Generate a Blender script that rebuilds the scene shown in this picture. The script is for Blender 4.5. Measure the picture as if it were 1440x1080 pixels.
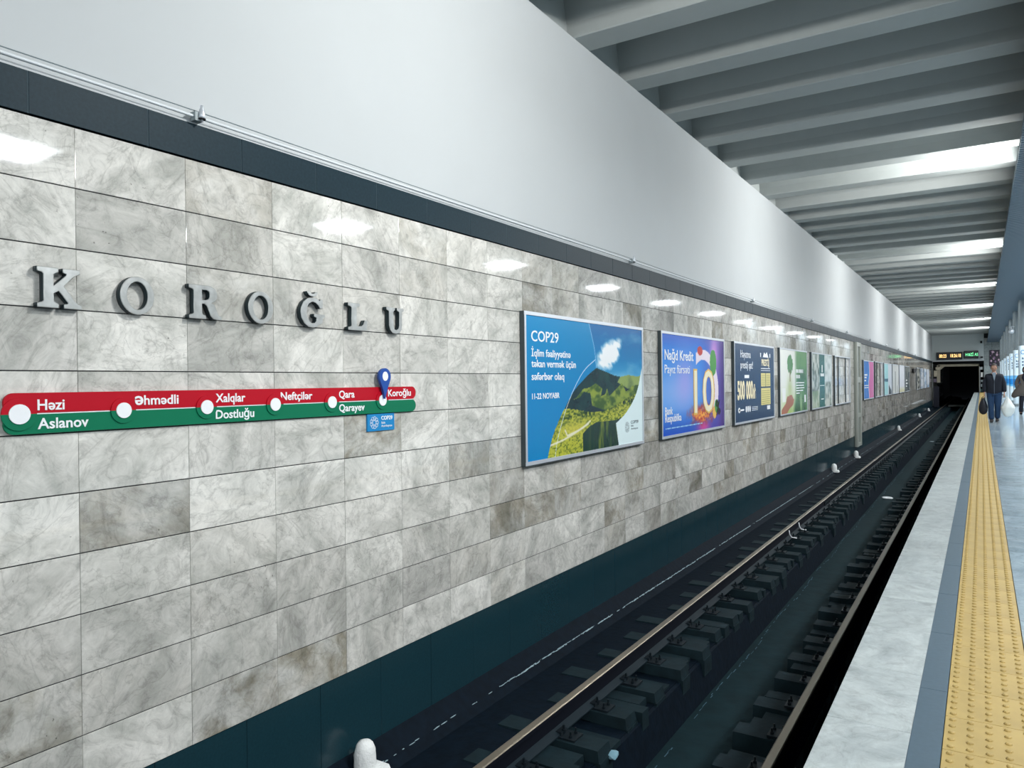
import bpy, bmesh, math, random
import numpy as np
from mathutils import Vector, Matrix, noise
random.seed(7)
S = bpy.context.scene
COL = S.collection
for o in list(bpy.data.objects): bpy.data.objects.remove(o)

# ------------------------------------------------------------------ camera, world, lights, exposure
F_PX, ROLL, EYE = 1050.0, 0.012, 1.37
YAW = math.atan(660/1050.0)
cam = bpy.data.cameras.new('camera'); co = bpy.data.objects.new('camera', cam); COL.objects.link(co)
fw = Vector((-math.sin(YAW), math.cos(YAW), 0)); rt = Vector((math.cos(YAW), math.sin(YAW), 0)); up = Vector((0, 0, 1))
pit = -2/1050.0
f2 = fw*math.cos(pit)+up*math.sin(pit); u2 = up*math.cos(pit)-fw*math.sin(pit)
rr = rt*math.cos(ROLL)-u2*math.sin(ROLL); ur = u2*math.cos(ROLL)+rt*math.sin(ROLL)
M = Matrix.Identity(4)
for i in range(3):
    M[i][0] = rr[i]; M[i][1] = ur[i]; M[i][2] = -f2[i]
M[2][3] = EYE
co.matrix_world = M
cam.sensor_fit = 'HORIZONTAL'; cam.sensor_width = 36.0; cam.lens = 36.0*F_PX/1440.0
cam.clip_start = 0.02; cam.clip_end = 400
S.camera = co

w = bpy.data.worlds.new('world'); S.world = w; w.use_nodes = True
w.node_tree.nodes['Background'].inputs[0].default_value = (0.80, 0.92, 1.0, 1)
w.node_tree.nodes['Background'].inputs[1].default_value = 0.42
S.view_settings.view_transform = 'Standard'; S.view_settings.look = 'None'
S.view_settings.exposure = 0.55; S.view_settings.gamma = 1.0; S.view_settings.use_curve_mapping = False

def area(name, loc, target, sx, sy, power, color=(1, 1, 1), spread=math.pi):
    l = bpy.data.lights.new(name, 'AREA'); l.shape = 'RECTANGLE'; l.size = sx; l.size_y = sy
    l.energy = power; l.color = color; l.spread = spread
    o = bpy.data.objects.new(name, l); COL.objects.link(o); o.location = loc
    d = Vector(target)-Vector(loc); o.rotation_euler = d.to_track_quat('-Z', 'Y').to_euler()
    return o
SOF = 4.42          # soffit height above the platform
BEAM = 5.17         # underside of the ceiling beams
PANEL_Y = [-12.65+5.75*i for i in range(16)]
FLOOD_Y = [-6.2+10.6*i for i in range(8)]
for y in PANEL_Y:
    area('hall_panel_light', (2.75, y, SOF-0.06), (2.75, y, 0), 0.6, 0.6, 170, (0.93, 0.97, 1.0))
for y in FLOOD_Y:
    area('flood_light', (0.62, y, 4.86), (-3.7, y, 4.5), 0.5, 0.22, 165, (1.0, 0.985, 0.96))

# ------------------------------------------------------------------ materials
def srgb(c):
    if isinstance(c, str):
        c = [int(c[i:i+2], 16)/255 for i in (0, 2, 4)]
    return tuple(x/12.92 if x <= 0.04045 else ((x+0.055)/1.055)**2.4 for x in c)
MATS = {}
def mat(name, col, rough=0.5, metal=0.0, spec=0.5, noise_amt=0.0, noise_scale=8.0, bump=0.0, emit=None, estr=1.0, coat=0.0):
    if name in MATS: return MATS[name]
    m = bpy.data.materials.new(name); m.use_nodes = True; nt = m.node_tree; n = nt.nodes; L = nt.links
    b = n['Principled BSDF']; c = srgb(col)
    b.inputs['Base Color'].default_value = (*c, 1); b.inputs['Roughness'].default_value = rough
    b.inputs['Metallic'].default_value = metal; b.inputs['Specular IOR Level'].default_value = spec
    b.inputs['Coat Weight'].default_value = coat
    if noise_amt > 0 or bump > 0:
        tc = n.new('ShaderNodeTexCoord'); nz = n.new('ShaderNodeTexNoise'); nz.inputs['Scale'].default_value = noise_scale
        nz.inputs['Detail'].default_value = 6; L.new(tc.outputs['Object'], nz.inputs['Vector'])
        if noise_amt > 0:
            mx = n.new('ShaderNodeMix'); mx.data_type = 'RGBA'
            mx.inputs['A'].default_value = tuple(max(0, x*(1-noise_amt)) for x in c)+(1,)
            mx.inputs['B'].default_value = tuple(min(1, x*(1+noise_amt)) for x in c)+(1,)
            L.new(nz.outputs['Fac'], mx.inputs['Factor']); L.new(mx.outputs['Result'], b.inputs['Base Color'])
        if bump > 0:
            bp = n.new('ShaderNodeBump'); bp.inputs['Strength'].default_value = bump; bp.inputs['Distance'].default_value = 0.01
            L.new(nz.outputs['Fac'], bp.inputs['Height']); L.new(bp.outputs['Normal'], b.inputs['Normal'])
    if emit:
        b.inputs['Emission Color'].default_value = (*srgb(emit), 1); b.inputs['Emission Strength'].default_value = estr
    MATS[name] = m; return m

def ramp(nt, fac, stops):
    r = nt.nodes.new('ShaderNodeValToRGB'); e = r.color_ramp.elements
    while len(e) < len(stops): e.new(0.5)
    for k, (p, c) in enumerate(stops):
        e[k].position = p; e[k].color = (*c, 1)
    nt.links.new(fac, r.inputs['Fac']); return r.outputs['Color']
def mixc(nt, fac, a, b, mode='MIX'):
    m = nt.nodes.new('ShaderNodeMix'); m.data_type = 'RGBA'; m.blend_type = mode
    for s, v in (('Factor', fac), ('A', a), ('B', b)):
        if isinstance(v, (int, float)): m.inputs[s].default_value = v
        elif isinstance(v, tuple): m.inputs[s].default_value = (*v, 1)
        else: nt.links.new(v, m.inputs[s])
    return m.outputs['Result']
def math_(nt, op, a, b=None, c=None):
    m = nt.nodes.new('ShaderNodeMath'); m.operation = op
    for k, v in enumerate((a, b, c)):
        if v is None: continue
        if isinstance(v, (int, float)): m.inputs[k].default_value = v
        else: nt.links.new(v, m.inputs[k])
    return m.outputs[0]

def marble_material(name, light, dark, vein, rough, stretch, vein_amt=0.5, sc=1.0):
    """stone whose pattern is shifted and turned tile by tile by the 'seed' attribute (r, g = random, b = tone, a = brown stain)"""
    m = bpy.data.materials.new(name); m.use_nodes = True; nt = m.node_tree; n = nt.nodes; L = nt.links
    b = n['Principled BSDF']
    at = n.new('ShaderNodeAttribute'); at.attribute_name = 'seed'
    sep = n.new('ShaderNodeSeparateColor'); L.new(at.outputs['Color'], sep.inputs[0])
    geo = n.new('ShaderNodeNewGeometry')
    off = n.new('ShaderNodeVectorMath'); off.operation = 'SCALE'; L.new(at.outputs['Color'], off.inputs[0]); off.inputs['Scale'].default_value = 37.0
    rot = n.new('ShaderNodeVectorRotate'); rot.rotation_type = 'X_AXIS' if stretch == 'x' else 'Z_AXIS'
    L.new(geo.outputs['Position'], rot.inputs['Vector'])
    L.new(math_(nt, 'MULTIPLY', sep.outputs[1], 3.1), rot.inputs['Angle'])
    add = n.new('ShaderNodeVectorMath'); add.operation = 'ADD'; L.new(rot.outputs[0], add.inputs[0]); L.new(off.outputs[0], add.inputs[1])
    st = n.new('ShaderNodeMapping'); st.inputs['Scale'].default_value = (sc, 1.7*sc, 0.8*sc) if stretch == 'x' else (1.2*sc, 3.0*sc, sc)
    L.new(add.outputs[0], st.inputs['Vector'])
    def nz(scale, det, dist, rough_=0.6, vec=None):
        t = n.new('ShaderNodeTexNoise'); t.inputs['Scale'].default_value = scale; t.inputs['Detail'].default_value = det
        t.inputs['Distortion'].default_value = dist; t.inputs['Roughness'].default_value = rough_
        L.new(vec or st.outputs[0], t.inputs['Vector']); return t.outputs['Fac']
    base = ramp(nt, nz(1.9, 7, 0.7), [(0.32, dark), (0.46, tuple(0.5*(x+y) for x, y in zip(dark, light))), (0.60, light)])
    fine = ramp(nt, nz(9, 10, 1.0, 0.78, add.outputs[0]), [(0.34, (0.58,)*3), (0.48, (0.93,)*3), (0.66, (1.16,)*3)])
    c = mixc(nt, 0.8, base, fine, 'MULTIPLY')
    # folded veins: ridges of a distorted noise
    r1 = math_(nt, 'ABSOLUTE', math_(nt, 'SUBTRACT', nz(1.7, 6, 1.0, 0.62), 0.5))
    v1 = ramp(nt, r1, [(0.0, (0.75,)*3), (0.008, (0.3,)*3), (0.03, (0, 0, 0))])
    # crackle
    vo = n.new('ShaderNodeTexVoronoi'); vo.feature = 'DISTANCE_TO_EDGE'; vo.inputs['Scale'].default_value = 7.0*sc
    dis = n.new('ShaderNodeTexNoise'); dis.inputs['Scale'].default_value = 5.0; dis.inputs['Detail'].default_value = 5; L.new(add.outputs[0], dis.inputs['Vector'])
    dm = n.new('ShaderNodeVectorMath'); dm.operation = 'MULTIPLY_ADD'; L.new(dis.outputs['Color'], dm.inputs[0]); dm.inputs[1].default_value = (0.35,)*3; L.new(add.outputs[0], dm.inputs[2])
    L.new(dm.outputs[0], vo.inputs['Vector'])
    v2 = ramp(nt, vo.outputs['Distance'], [(0.0, (1, 1, 1)), (0.012, (0.4,)*3), (0.04, (0, 0, 0))])
    msk = ramp(nt, nz(1.1, 3, 0.5, 0.5, add.outputs[0]), [(0.44, (0, 0, 0)), (0.58, (1, 1, 1))])
    v2 = mixc(nt, 1.0, v2, msk, 'MULTIPLY')
    v1s = n.new('ShaderNodeSeparateColor'); L.new(v1, v1s.inputs[0])
    v2s = n.new('ShaderNodeSeparateColor'); L.new(v2, v2s.inputs[0])
    c = mixc(nt, math_(nt, 'MULTIPLY', v1s.outputs[0], vein_amt), c, vein)
    c = mixc(nt, math_(nt, 'MULTIPLY', v2s.outputs[0], vein_amt*0.75), c, vein)
    sp_ = ramp(nt, nz(38, 2, 0, .5, add.outputs[0]), [(0.70, (0, 0, 0)), (0.76, (1, 1, 1))])
    sm_ = ramp(nt, nz(3.1, 2, 0, .5, add.outputs[0]), [(0.56, (0, 0, 0)), (0.66, (1, 1, 1))])
    sq = n.new('ShaderNodeSeparateColor'); L.new(mixc(nt, 1.0, sp_, sm_, 'MULTIPLY'), sq.inputs[0])
    c = mixc(nt, math_(nt, 'MULTIPLY', sq.outputs[0], .75 if stretch == 'x' else .2), c, (0.07, 0.07, 0.06))
    # tile tone
    tn = n.new('ShaderNodeMapRange'); L.new(sep.outputs[2], tn.inputs[0]); tn.inputs[3].default_value = 0.66; tn.inputs[4].default_value = 1.12
    cc = n.new('ShaderNodeCombineColor')
    for k in range(3): L.new(tn.outputs[0], cc.inputs[k])
    c = mixc(nt, 1.0, c, cc.outputs[0], 'MULTIPLY')
    # brown stain
    smk = ramp(nt, nz(2.6, 5, 0.4, 0.6, add.outputs[0]), [(0.40, (0, 0, 0)), (0.58, (1, 1, 1))])
    sms = n.new('ShaderNodeSeparateColor'); L.new(smk, sms.inputs[0])
    c = mixc(nt, math_(nt, 'MULTIPLY', sms.outputs[0], at.outputs['Alpha']), c, mixc(nt, 1.0, c, (0.40, 0.36, 0.27), 'MULTIPLY'))
    L.new(c, b.inputs['Base Color'])
    b.inputs['Roughness'].default_value = rough
    b.inputs['Specular IOR Level'].default_value = 0.5
    MATS[name] = m; return m

M_TILE = marble_material('wall marble', (0.745, 0.735, 0.69), (0.44, 0.445, 0.41), (0.17, 0.17, 0.15), 0.045, 'x', 0.42)
M_FLOORSTONE = marble_material('platform stone', (0.53, 0.57, 0.56), (0.38, 0.42, 0.42), (0.24, 0.27, 0.28), 0.30, 'z', 0.22, 1.3)
M_HALLSTONE = marble_material('hall stone', (0.44, 0.53, 0.58), (0.33, 0.42, 0.47), (0.24, 0.30, 0.34), 0.14, 'z', 0.25, 0.8)
M_BAND = mat('dark granite band', '1b2e37', 0.5, spec=0.12, noise_amt=0.35, noise_scale=60)
M_SKIRT = mat('dark granite skirt', '19363f', 0.22, spec=0.4, noise_amt=0.22, noise_scale=70)
M_STRIP = mat('dark granite strip', '4a5e6b', 0.5, noise_amt=0.15, noise_scale=40)
M_MORTAR = mat('joint mortar', '24272a', 0.9)
M_MORTARD = mat('dark joint mortar', '141f26', 0.9)
M_WHITE = mat('white plaster', 'bbc0c2', 0.8, spec=0.2, noise_amt=0.03, noise_scale=1.5, bump=0.05)
M_BEAM = mat('beam paint', 'a2a8a7', 0.85, spec=0.2, noise_amt=0.05, noise_scale=5, bump=0.25)
M_BED = mat('oily track concrete', '07141f', 0.75, spec=0.1, noise_amt=0.6, noise_scale=14, bump=0.5)
M_TROUGH = mat('trough concrete', '0f262b', 0.75, spec=0.15, noise_amt=0.5, noise_scale=5, bump=0.5)
M_SLEEPER = mat('oily sleeper', '13252b', 0.7, spec=0.2, noise_amt=0.6, noise_scale=9, bump=0.5)
M_PLATE = mat('greasy steel plate', '131f26', 0.5, metal=0.3)
M_RAILSIDE = mat('rail side steel', '0a0f1a', 0.6, spec=0.2, noise_amt=0.3, noise_scale=30)
M_RAILTOP = mat('polished rail head', '93897a', 0.33, metal=0.9)
M_RAILFOOT = mat('rail foot steel', '13222a', 0.55, spec=0.3)
M_PITSHADE = mat('pit shade black', '030410', 1.0, spec=0.0)  # shade under the platform edge put into the colour
M_YELLOW = mat('yellow tactile stone', 'b2985a', 0.6, noise_amt=0.38, noise_scale=4, bump=0.15)
M_ALU = mat('satin aluminium', 'cdd3da', 0.35, metal=0.4)
M_ALUD = mat('dark frame edge', '3b464a', 0.5)
M_LETTER = mat('brushed steel letter face', 'b4b7b5', 0.32, metal=0.6, noise_amt=0.45, noise_scale=18)
M_LETTERD = mat('letter side', '27363b', 0.45, metal=0.5)
M_RED = mat('sign red', 'b2041f', 0.5, spec=0.2); M_GREEN = mat('sign green', '00704f', 0.5, spec=0.2)
M_SIGNW = mat('sign white', 'eef1f4', 0.4); M_BLUE = mat('pin blue', '10489c', 0.35); M_SKYB = mat('plate blue', '0e82c0', 0.35)
M_LTBLUE = mat('light blue print', '9fd4f0', 0.4)
M_SLAT = mat('soffit slat', '50697b', 0.4, metal=0.3)
M_SOFF = mat('soffit panel', '3f5563', 0.6)
M_DARK = mat('near black', '05080f', 0.7)
M_STEEL = mat('stainless cladding', '98a3a8', 0.25, metal=0.9, noise_amt=0.1, noise_scale=3)
M_WPAINT = mat('rough white paint', 'f2f4f2', 0.7, bump=1.0, noise_scale=40, noise_amt=0.04)
M_GREYP = mat('grey metal box', '8b979a', 0.5)
M_PIPE = mat('pale wall pipe', 'cfd6da', 0.4)
M_WIRE = mat('grey wire', '7a868a', 0.6)
M_BEIGE = mat('beige portal concrete', 'b5ad9a', 0.8, noise_amt=0.3, noise_scale=3)
M_END = mat('end wall paint', 'c6cfcf', 0.7)

# ------------------------------------------------------------------ mesh helpers
class MB:
    def __init__(s): s.v = []; s.f = []; s.m = []; s.seed = []
    def box(s, x0, x1, y0, y1, z0, z1, mi=0, seed=None, top=None):
        b = len(s.v)
        t = top or (0, 0, 0, 0)   # inset of the top face (x0, x1, y0, y1)
        s.v += [(x0, y0, z0), (x1, y0, z0), (x1, y1, z0), (x0, y1, z0),
                (x0+t[0], y0+t[2], z1), (x1-t[1], y0+t[2], z1), (x1-t[1], y1-t[3], z1), (x0+t[0], y1-t[3], z1)]
        s.f += [tuple(b+i for i in q) for q in ((0, 3, 2, 1), (4, 5, 6, 7), (0, 1, 5, 4), (1, 2, 6, 5), (2, 3, 7, 6), (3, 0, 4, 7))]
        s.m += [mi]*6
        if seed: s.seed += [seed]*8
    def bevel_box_x(s, x0, x1, y0, y1, z0, z1, bv, seed=None):
        """box whose +x face has chamfered edges (wall tile)"""
        b = len(s.v)
        s.v += [(x0, y0, z0), (x0, y1, z0), (x0, y1, z1), (x0, y0, z1),
                (x1-bv, y0, z0), (x1-bv, y1, z0), (x1-bv, y1, z1), (x1-bv, y0, z1),
                (x1, y0+bv, z0+bv), (x1, y1-bv, z0+bv), (x1, y1-bv, z1-bv), (x1, y0+bv, z1-bv)]
        q = [(8, 9, 10, 11)]
        for i in range(4):
            j = (i+1) % 4
            q += [(i, j, 4+j, 4+i), (4+i, 4+j, 8+j, 8+i)]
        s.f += [tuple(b+i for i in t) for t in q]; s.m += [0]*9
        if seed: s.seed += [seed]*12
    def bevel_box_z(s, x0, x1, y0, y1, z0, z1, bv, seed=None, mi=0):
        b = len(s.v)
        s.v += [(x0, y0, z0), (x1, y0, z0), (x1, y1, z0), (x0, y1, z0),
                (x0, y0, z1-bv), (x1, y0, z1-bv), (x1, y1, z1-bv), (x0, y1, z1-bv),
                (x0+bv, y0+bv, z1), (x1-bv, y0+bv, z1), (x1-bv, y1-bv, z1), (x0+bv, y1-bv, z1)]
        q = [(8, 9, 10, 11)]
        for i in range(4):
            j = (i+1) % 4
            q += [(i, j, 4+j, 4+i), (4+i, 4+j, 8+j, 8+i)]
        s.f += [tuple(b+i for i in t) for t in q]; s.m += [mi]*9
        if seed: s.seed += [seed]*12
    def lathe(s, c, prof, n=12, axis='z', mi=0, cap=True):
        b = len(s.v)
        for (r, h) in prof:
            for k in range(n):
                a = 2*math.pi*k/n; p = (r*math.cos(a), r*math.sin(a))
                if axis == 'z': s.v.append((c[0]+p[0], c[1]+p[1], c[2]+h))
                elif axis == 'x': s.v.append((c[0]+h, c[1]+p[0], c[2]+p[1]))
                else: s.v.append((c[0]+p[0], c[1]+h, c[2]+p[1]))
        for j in range(len(prof)-1):
            for k in range(n):
                k2 = (k+1) % n
                q = (b+j*n+k, b+j*n+k2, b+(j+1)*n+k2, b+(j+1)*n+k)
                s.f.append(q if axis != 'y' else q[::-1]); s.m.append(mi)
        if cap:
            s.f.append(tuple(b+k for k in range(n))[::-1]); s.m.append(mi)
            s.f.append(tuple(b+(len(prof)-1)*n+k for k in range(n))); s.m.append(mi)
    def tube(s, pts, r, n=8, mi=0):
        b = len(s.v); pts = [Vector(p) for p in pts]
        for i, p in enumerate(pts):
            d = (pts[min(i+1, len(pts)-1)]-pts[max(i-1, 0)]).normalized()
            a = d.cross(Vector((0, 0, 1)));  a = a if a.length > 1e-3 else d.cross(Vector((1, 0, 0)))
            a.normalize(); c = d.cross(a)
            rad = r[i] if isinstance(r, (list, tuple)) else r
            for k in range(n):
                t = 2*math.pi*k/n; s.v.append(tuple(p+(a*math.cos(t)+c*math.sin(t))*rad))
        for j in range(len(pts)-1):
            for k in range(n):
                k2 = (k+1) % n; s.f.append((b+j*n+k, b+(j+1)*n+k, b+(j+1)*n+k2, b+j*n+k2)); s.m.append(mi)
        s.f.append(tuple(b+k for k in range(n))); s.m.append(mi)
        s.f.append(tuple(b+(len(pts)-1)*n+k for k in range(n))[::-1]); s.m.append(mi)
    def prism_x(s, poly, x0, x1, mi=0, side=None):
        """polygon in (y, z) extruded from x0 to x1 (front at x1)"""
        b = len(s.v); n = len(poly)
        ar = sum(poly[i][0]*poly[(i+1) % n][1]-poly[(i+1) % n][0]*poly[i][1] for i in range(n))
        if ar < 0: poly = poly[::-1]
        s.v += [(x0, y, z) for y, z in poly]+[(x1, y, z) for y, z in poly]
        s.f.append(tuple(b+n+i for i in range(n))); s.m.append(mi)
        s.f.append(tuple(b+i for i in range(n))[::-1]); s.m.append(mi)
        for i in range(n):
            j = (i+1) % n; s.f.append((b+i, b+j, b+n+j, b+n+i)); s.m.append(mi if side is None else side)
    def prism_y(s, poly, y0, y1, mi=0):
        """polygon in (x, z) swept along y"""
        b = len(s.v); n = len(poly)
        ar = sum(poly[i][0]*poly[(i+1) % n][1]-poly[(i+1) % n][0]*poly[i][1] for i in range(n))
        if ar < 0: poly = poly[::-1]
        s.v += [(x, y0, z) for x, z in poly]+[(x, y1, z) for x, z in poly]
        s.f.append(tuple(b+i for i in range(n))); s.m.append(mi)
        s.f.append(tuple(b+n+i for i in range(n))[::-1]); s.m.append(mi)
        for i in range(n):
            j = (i+1) % n; s.f.append((b+j, b+i, b+n+i, b+n+j)); s.m.append(mi)
    def build(s, name, mats, parent=None, smooth=False):
        me = bpy.data.meshes.new(name); me.from_pydata(s.v, [], s.f)
        if not isinstance(mats, (list, tuple)): mats = [mats]
        for m in mats: me.materials.append(m)
        if len(mats) > 1: me.polygons.foreach_set('material_index', s.m)
        if s.seed:
            at = me.attributes.new('seed', 'FLOAT_COLOR', 'POINT')
            at.data.foreach_set('color', np.array(s.seed, dtype=np.float32).ravel())
        if smooth: me.polygons.foreach_set('use_smooth', [True]*len(me.polygons))
        me.update()
        o = bpy.data.objects.new(name, me); COL.objects.link(o)
        if parent: o.parent = parent
        return o
def struct(o): o['kind'] = 'structure'; return o
def stuff(o): o['kind'] = 'stuff'; return o
def tag(o, label, cat, group=None):
    o['label'] = label; o['category'] = cat
    if group: o['group'] = group
    return o
def empty(name, loc=(0, 0, 0)):
    o = bpy.data.objects.new(name, None); COL.objects.link(o); o.location = loc; o.empty_display_size = 0.1; return o
def keep(o, parent):
    """parent a mesh built in world coordinates under an empty that stands somewhere"""
    o.parent = parent; o.location = -parent.location; return o
def text_mb(body, size, y, z, x, mi_mat, name, parent, squeeze=1.0, width=None, depth=0.0012, bold=0.0, align='LEFT', face='x', spacing=1.0):
    # the schwa letters are drawn as a turned 'e', so that they share the face of the other letters
    if 'Ə' in body[1:]: body = body[0]+body[1:].replace('Ə', ' Ə')
    sch = [i for i, ch in enumerate(body) if ch in 'əƏ']
    cu = bpy.data.curves.new('text', 'FONT'); cu.body = body.replace('ə', 'e').replace('Ə', 'e')
    for _ in range(len(sch)+1): cu.materials.append(mi_mat)
    for j, i in enumerate(sch): cu.body_format[i].material_index = j+1
    caps = [body[i] == 'Ə' for i in sch]
    cu.size = size; cu.extrude = depth; cu.offset = bold; cu.align_x = align
    cu.resolution_u = 3; cu.space_character = spacing
    to = bpy.data.objects.new('text', cu); COL.objects.link(to)
    dg = bpy.context.evaluated_depsgraph_get(); me = bpy.data.meshes.new_from_object(to.evaluated_get(dg))
    bpy.data.objects.remove(to); bpy.data.curves.remove(cu)
    n = len(me.vertices); a = np.empty(n*3, dtype=np.float32); me.vertices.foreach_get('co', a); a = a.reshape(-1, 3)
    for j in range(len(sch)):
        vi = sorted({v for p in me.polygons if p.material_index == j+1 for v in p.vertices})
        if not vi: continue
        q = a[vi]; lo = q[:, :2].min(0); hi = q[:, :2].max(0)
        a[vi, :2] = lo+hi-q[:, :2]   # half turn keeps the winding
        if caps[j]: a[vi, 0] = hi[0]-(hi[0]-a[vi, 0])*1.36; a[vi, 1] = lo[1]+(a[vi, 1]-lo[1])*1.36
    if width and n:
        sx = width/max(1e-6, a[:, 0].max()-a[:, 0].min()); off = a[:, 0].min() if align == 'LEFT' else 0
        a[:, 0] = (a[:, 0]-off)*sx
    else: a[:, 0] *= squeeze
    b = np.empty_like(a)
    if face == 'x': b[:, 0] = x+a[:, 2]; b[:, 1] = y+a[:, 0]; b[:, 2] = z+a[:, 1]
    else: b[:, 0] = x+a[:, 0]; b[:, 1] = y-a[:, 2]; b[:, 2] = z+a[:, 1]
    me.vertices.foreach_set('co', b.ravel()); me.materials.clear(); me.materials.append(mi_mat); me.update()
    me.name = name
    o = bpy.data.objects.new(name, me); COL.objects.link(o)
    if parent: keep(o, parent)
    return o

Y0, Y1 = -3.0, 78.0
WX = -3.76      # face of the tiled wall
# ------------------------------------------------------------------ tiled wall on the far side of the track
rows = [2.649-0.2992*i for i in range(12)]       # 11 rows between band and skirt
b = MB(); b.box(WX-0.4, WX-0.006, Y0, Y1+24, rows[11], 2.649); wall_left = struct(b.build('wall_left', M_MORTAR))
# tone / stain of the nearest tiles, read off the photograph: (row, column) -> (tone, stain)
SP = {(0,0):(.75,0),(0,1):(.6,0),(0,2):(.5,.35),(0,3):(.85,0),(0,4):(.6,0),(0,5):(.8,.4),(0,6):(.75,.1),(0,7):(.8,0),
      (1,0):(.8,0),(1,1):(.35,0),(1,2):(.35,.1),(1,3):(.8,0),(1,4):(.4,0),(1,5):(.5,.25),(1,6):(.6,0),(1,7):(.65,0),
      (2,0):(.75,0),(2,1):(.8,0),(2,2):(.5,.2),(2,3):(.45,.15),(2,4):(.55,.1),(2,5):(.75,0),(2,6):(.7,0),(2,7):(.6,0),
      (3,0):(.4,0),(3,1):(.85,0),(3,2):(.3,0),(3,3):(.75,0),(3,4):(.45,.1),(3,5):(.5,0),(3,6):(.65,0),
      (4,0):(.6,0),(4,1):(.65,.1),(4,2):(.65,0),(4,3):(.75,.1),(4,4):(.75,0),(4,5):(.7,0),
      (5,0):(.7,0),(5,1):(.8,0),(5,2):(.5,0),(5,3):(.75,0),(5,4):(.65,.75),(5,5):(.75,0),(5,6):(.7,0),
      (6,0):(.9,0),(6,1):(.35,.45),(6,2):(.85,0),(6,3):(.8,0),(6,4):(.8,0),(6,5):(.8,0),(6,6):(.4,.35),
      (7,0):(.55,0),(7,1):(.75,0),(7,2):(.75,.1),(7,3):(.65,0),(7,4):(.7,0),(7,5):(.7,0),(7,6):(.75,0),
      (8,0):(.35,.1),(8,1):(.5,0),(8,2):(.45,.15),(8,3):(.4,.1),(8,4):(.75,0),(8,5):(.45,.1),(8,6):(.6,.1),(8,7):(.35,.7),
      (9,0):(.5,.75),(9,1):(.4,.15),(9,2):(.55,.1),(9,3):(.35,.1),(9,4):(.5,0),(9,5):(.2,0),(9,6):(.5,.2),(9,7):(.5,.1),
      (10,0):(.5,0),(10,1):(.95,0),(10,2):(.45,1.0),(10,3):(.7,.8),(10,4):(.7,.1),(10,5):(.75,0),(10,6):(.9,0),(10,7):(.85,.2)}
far = MB(); rnd = random.Random(3)
for c in range(-1, 170):
    y = 1.37+0.602*c
    if y > Y1+22: break
    for r in range(11):
        tone, st = SP.get((r, c), (min(1, max(0, rnd.gauss(.55, .2))), rnd.choice((0, 0, 0, 0, .3, .6))))
        seed = (rnd.random(), rnd.random(), tone, st)
        x1 = WX+rnd.uniform(-.0008, .0008)
        t = MB() if 0 <= c < 27 else far
        t.bevel_box_x(WX-.015, x1, y+.001, y+.601, rows[r+1]+.0028, rows[r]-.0028, .0015, seed)
        if 0 <= c < 27: t.build('tile', M_TILE, wall_left)
stuff(far.build('far_tiles', M_TILE, wall_left))

# dark granite band over the tiles, its slabs proud of the tiles
b = MB(); b.box(WX-.35, WX+.010, Y0, Y1, 2.653, 2.850); band = struct(b.build('trim_1', mat('band joint', '3f4f56', .9)))
farb = MB()
for k in range(-7, 136):
    y = 1.755-.59+.5925*k
    if y < Y0 or y > Y1-.6: continue
    t = MB(); t.bevel_box_x(WX-.01, WX+.012+rnd.uniform(-.001, .001), y+.0015, y+.591, 2.653, 2.852, .002); t.build('slab', M_BAND, band)
# dark granite skirt under the tiles
b = MB(); b.box(WX-.4, WX-.012, Y0, Y1+24, -1.75, -.645); skirt = struct(b.build('baseboard_left', M_MORTARD))
for k in range(-7, 136):
    y = 1.167+.5925*k
    if y < Y0 or y > Y1-.6: continue
    t = MB(); t.bevel_box_x(WX-.02, WX-.008+rnd.uniform(-.0015, .0015), y+.0012, y+.5913, -1.40, -.646, .002); t.build('slab', M_SKIRT, skirt)
# white upper wall with the narrow ledge on top of the band
b = MB(); b.box(WX-.5, WX-.02, Y0, Y1, 2.850, BEAM); b.box(WX-.03, WX+.006, Y0, Y1, 2.853, 2.868)
struct(b.build('wall_upper', M_WHITE))

# ------------------------------------------------------------------ ceiling: white-grey concrete deck with cross beams
b = MB(); b.box(-4.3, 9.0, Y0, Y1+.4, 6.1, 6.4); ceiling = struct(b.build('ceiling', M_BEAM))
for k in range(-7, 51):
    y = 7.38+1.418*k
    if y < Y0 or y+.4 > Y1: continue
    # trapezoid section in (y, z): lip at the bottom, sloping haunches above
    sec = [(y+.012, BEAM), (y+.388, BEAM), (y+.40, BEAM+.012), (y+.41, BEAM+.16), (y+.62, BEAM+.93), (y-.22, BEAM+.93), (y-.01, BEAM+.16), (y, BEAM+.012)]
    t = MB(); n = len(sec)
    t.v = [(-4.0, p[0], p[1]) for p in sec]+[(8.6, p[0], p[1]) for p in sec]
    for i in range(n):
        j = (i+1) % n; t.f.append((i, n+i, n+j, j)); t.m.append(0)
    t.f.append(tuple(range(n))); t.f.append(tuple(range(n, 2*n))[::-1]); t.m += [0, 0]
    t.build('beam', M_BEAM, ceiling)
b = MB(); b.box(-4.3, -3.86, Y0, Y1, BEAM-.0, 6.1); b.build('coffer_end', M_BEAM, ceiling)

# lowered soffit over the platform, clad with cross slats
b = MB(); b.box(.50, 8.6, Y0, Y1, SOF+.05, SOF+.14); b.box(.47, .50, Y0, Y1, SOF+.01, SOF+.16)
soffit = struct(b.build('ceiling_soffit', M_SOFF))
nearS = 0; farS = MB()
yy = 9.0
while yy < Y1-.1:
    if nearS < 290:
        t = MB(); t.box(.465, 8.5, yy, yy+.085, SOF, SOF+.045); t.build('slat', M_SLAT, soffit); nearS += 1
    else: farS.box(.465, 8.5, yy, yy+.085, SOF, SOF+.045)
    yy += .118
yy = 9.0-.118
while yy > Y0:
    farS.box(.465, 8.5, yy, yy+.085, SOF, SOF+.045); yy -= .118
stuff(farS.build('far_slats', M_SLAT, soffit))

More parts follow.
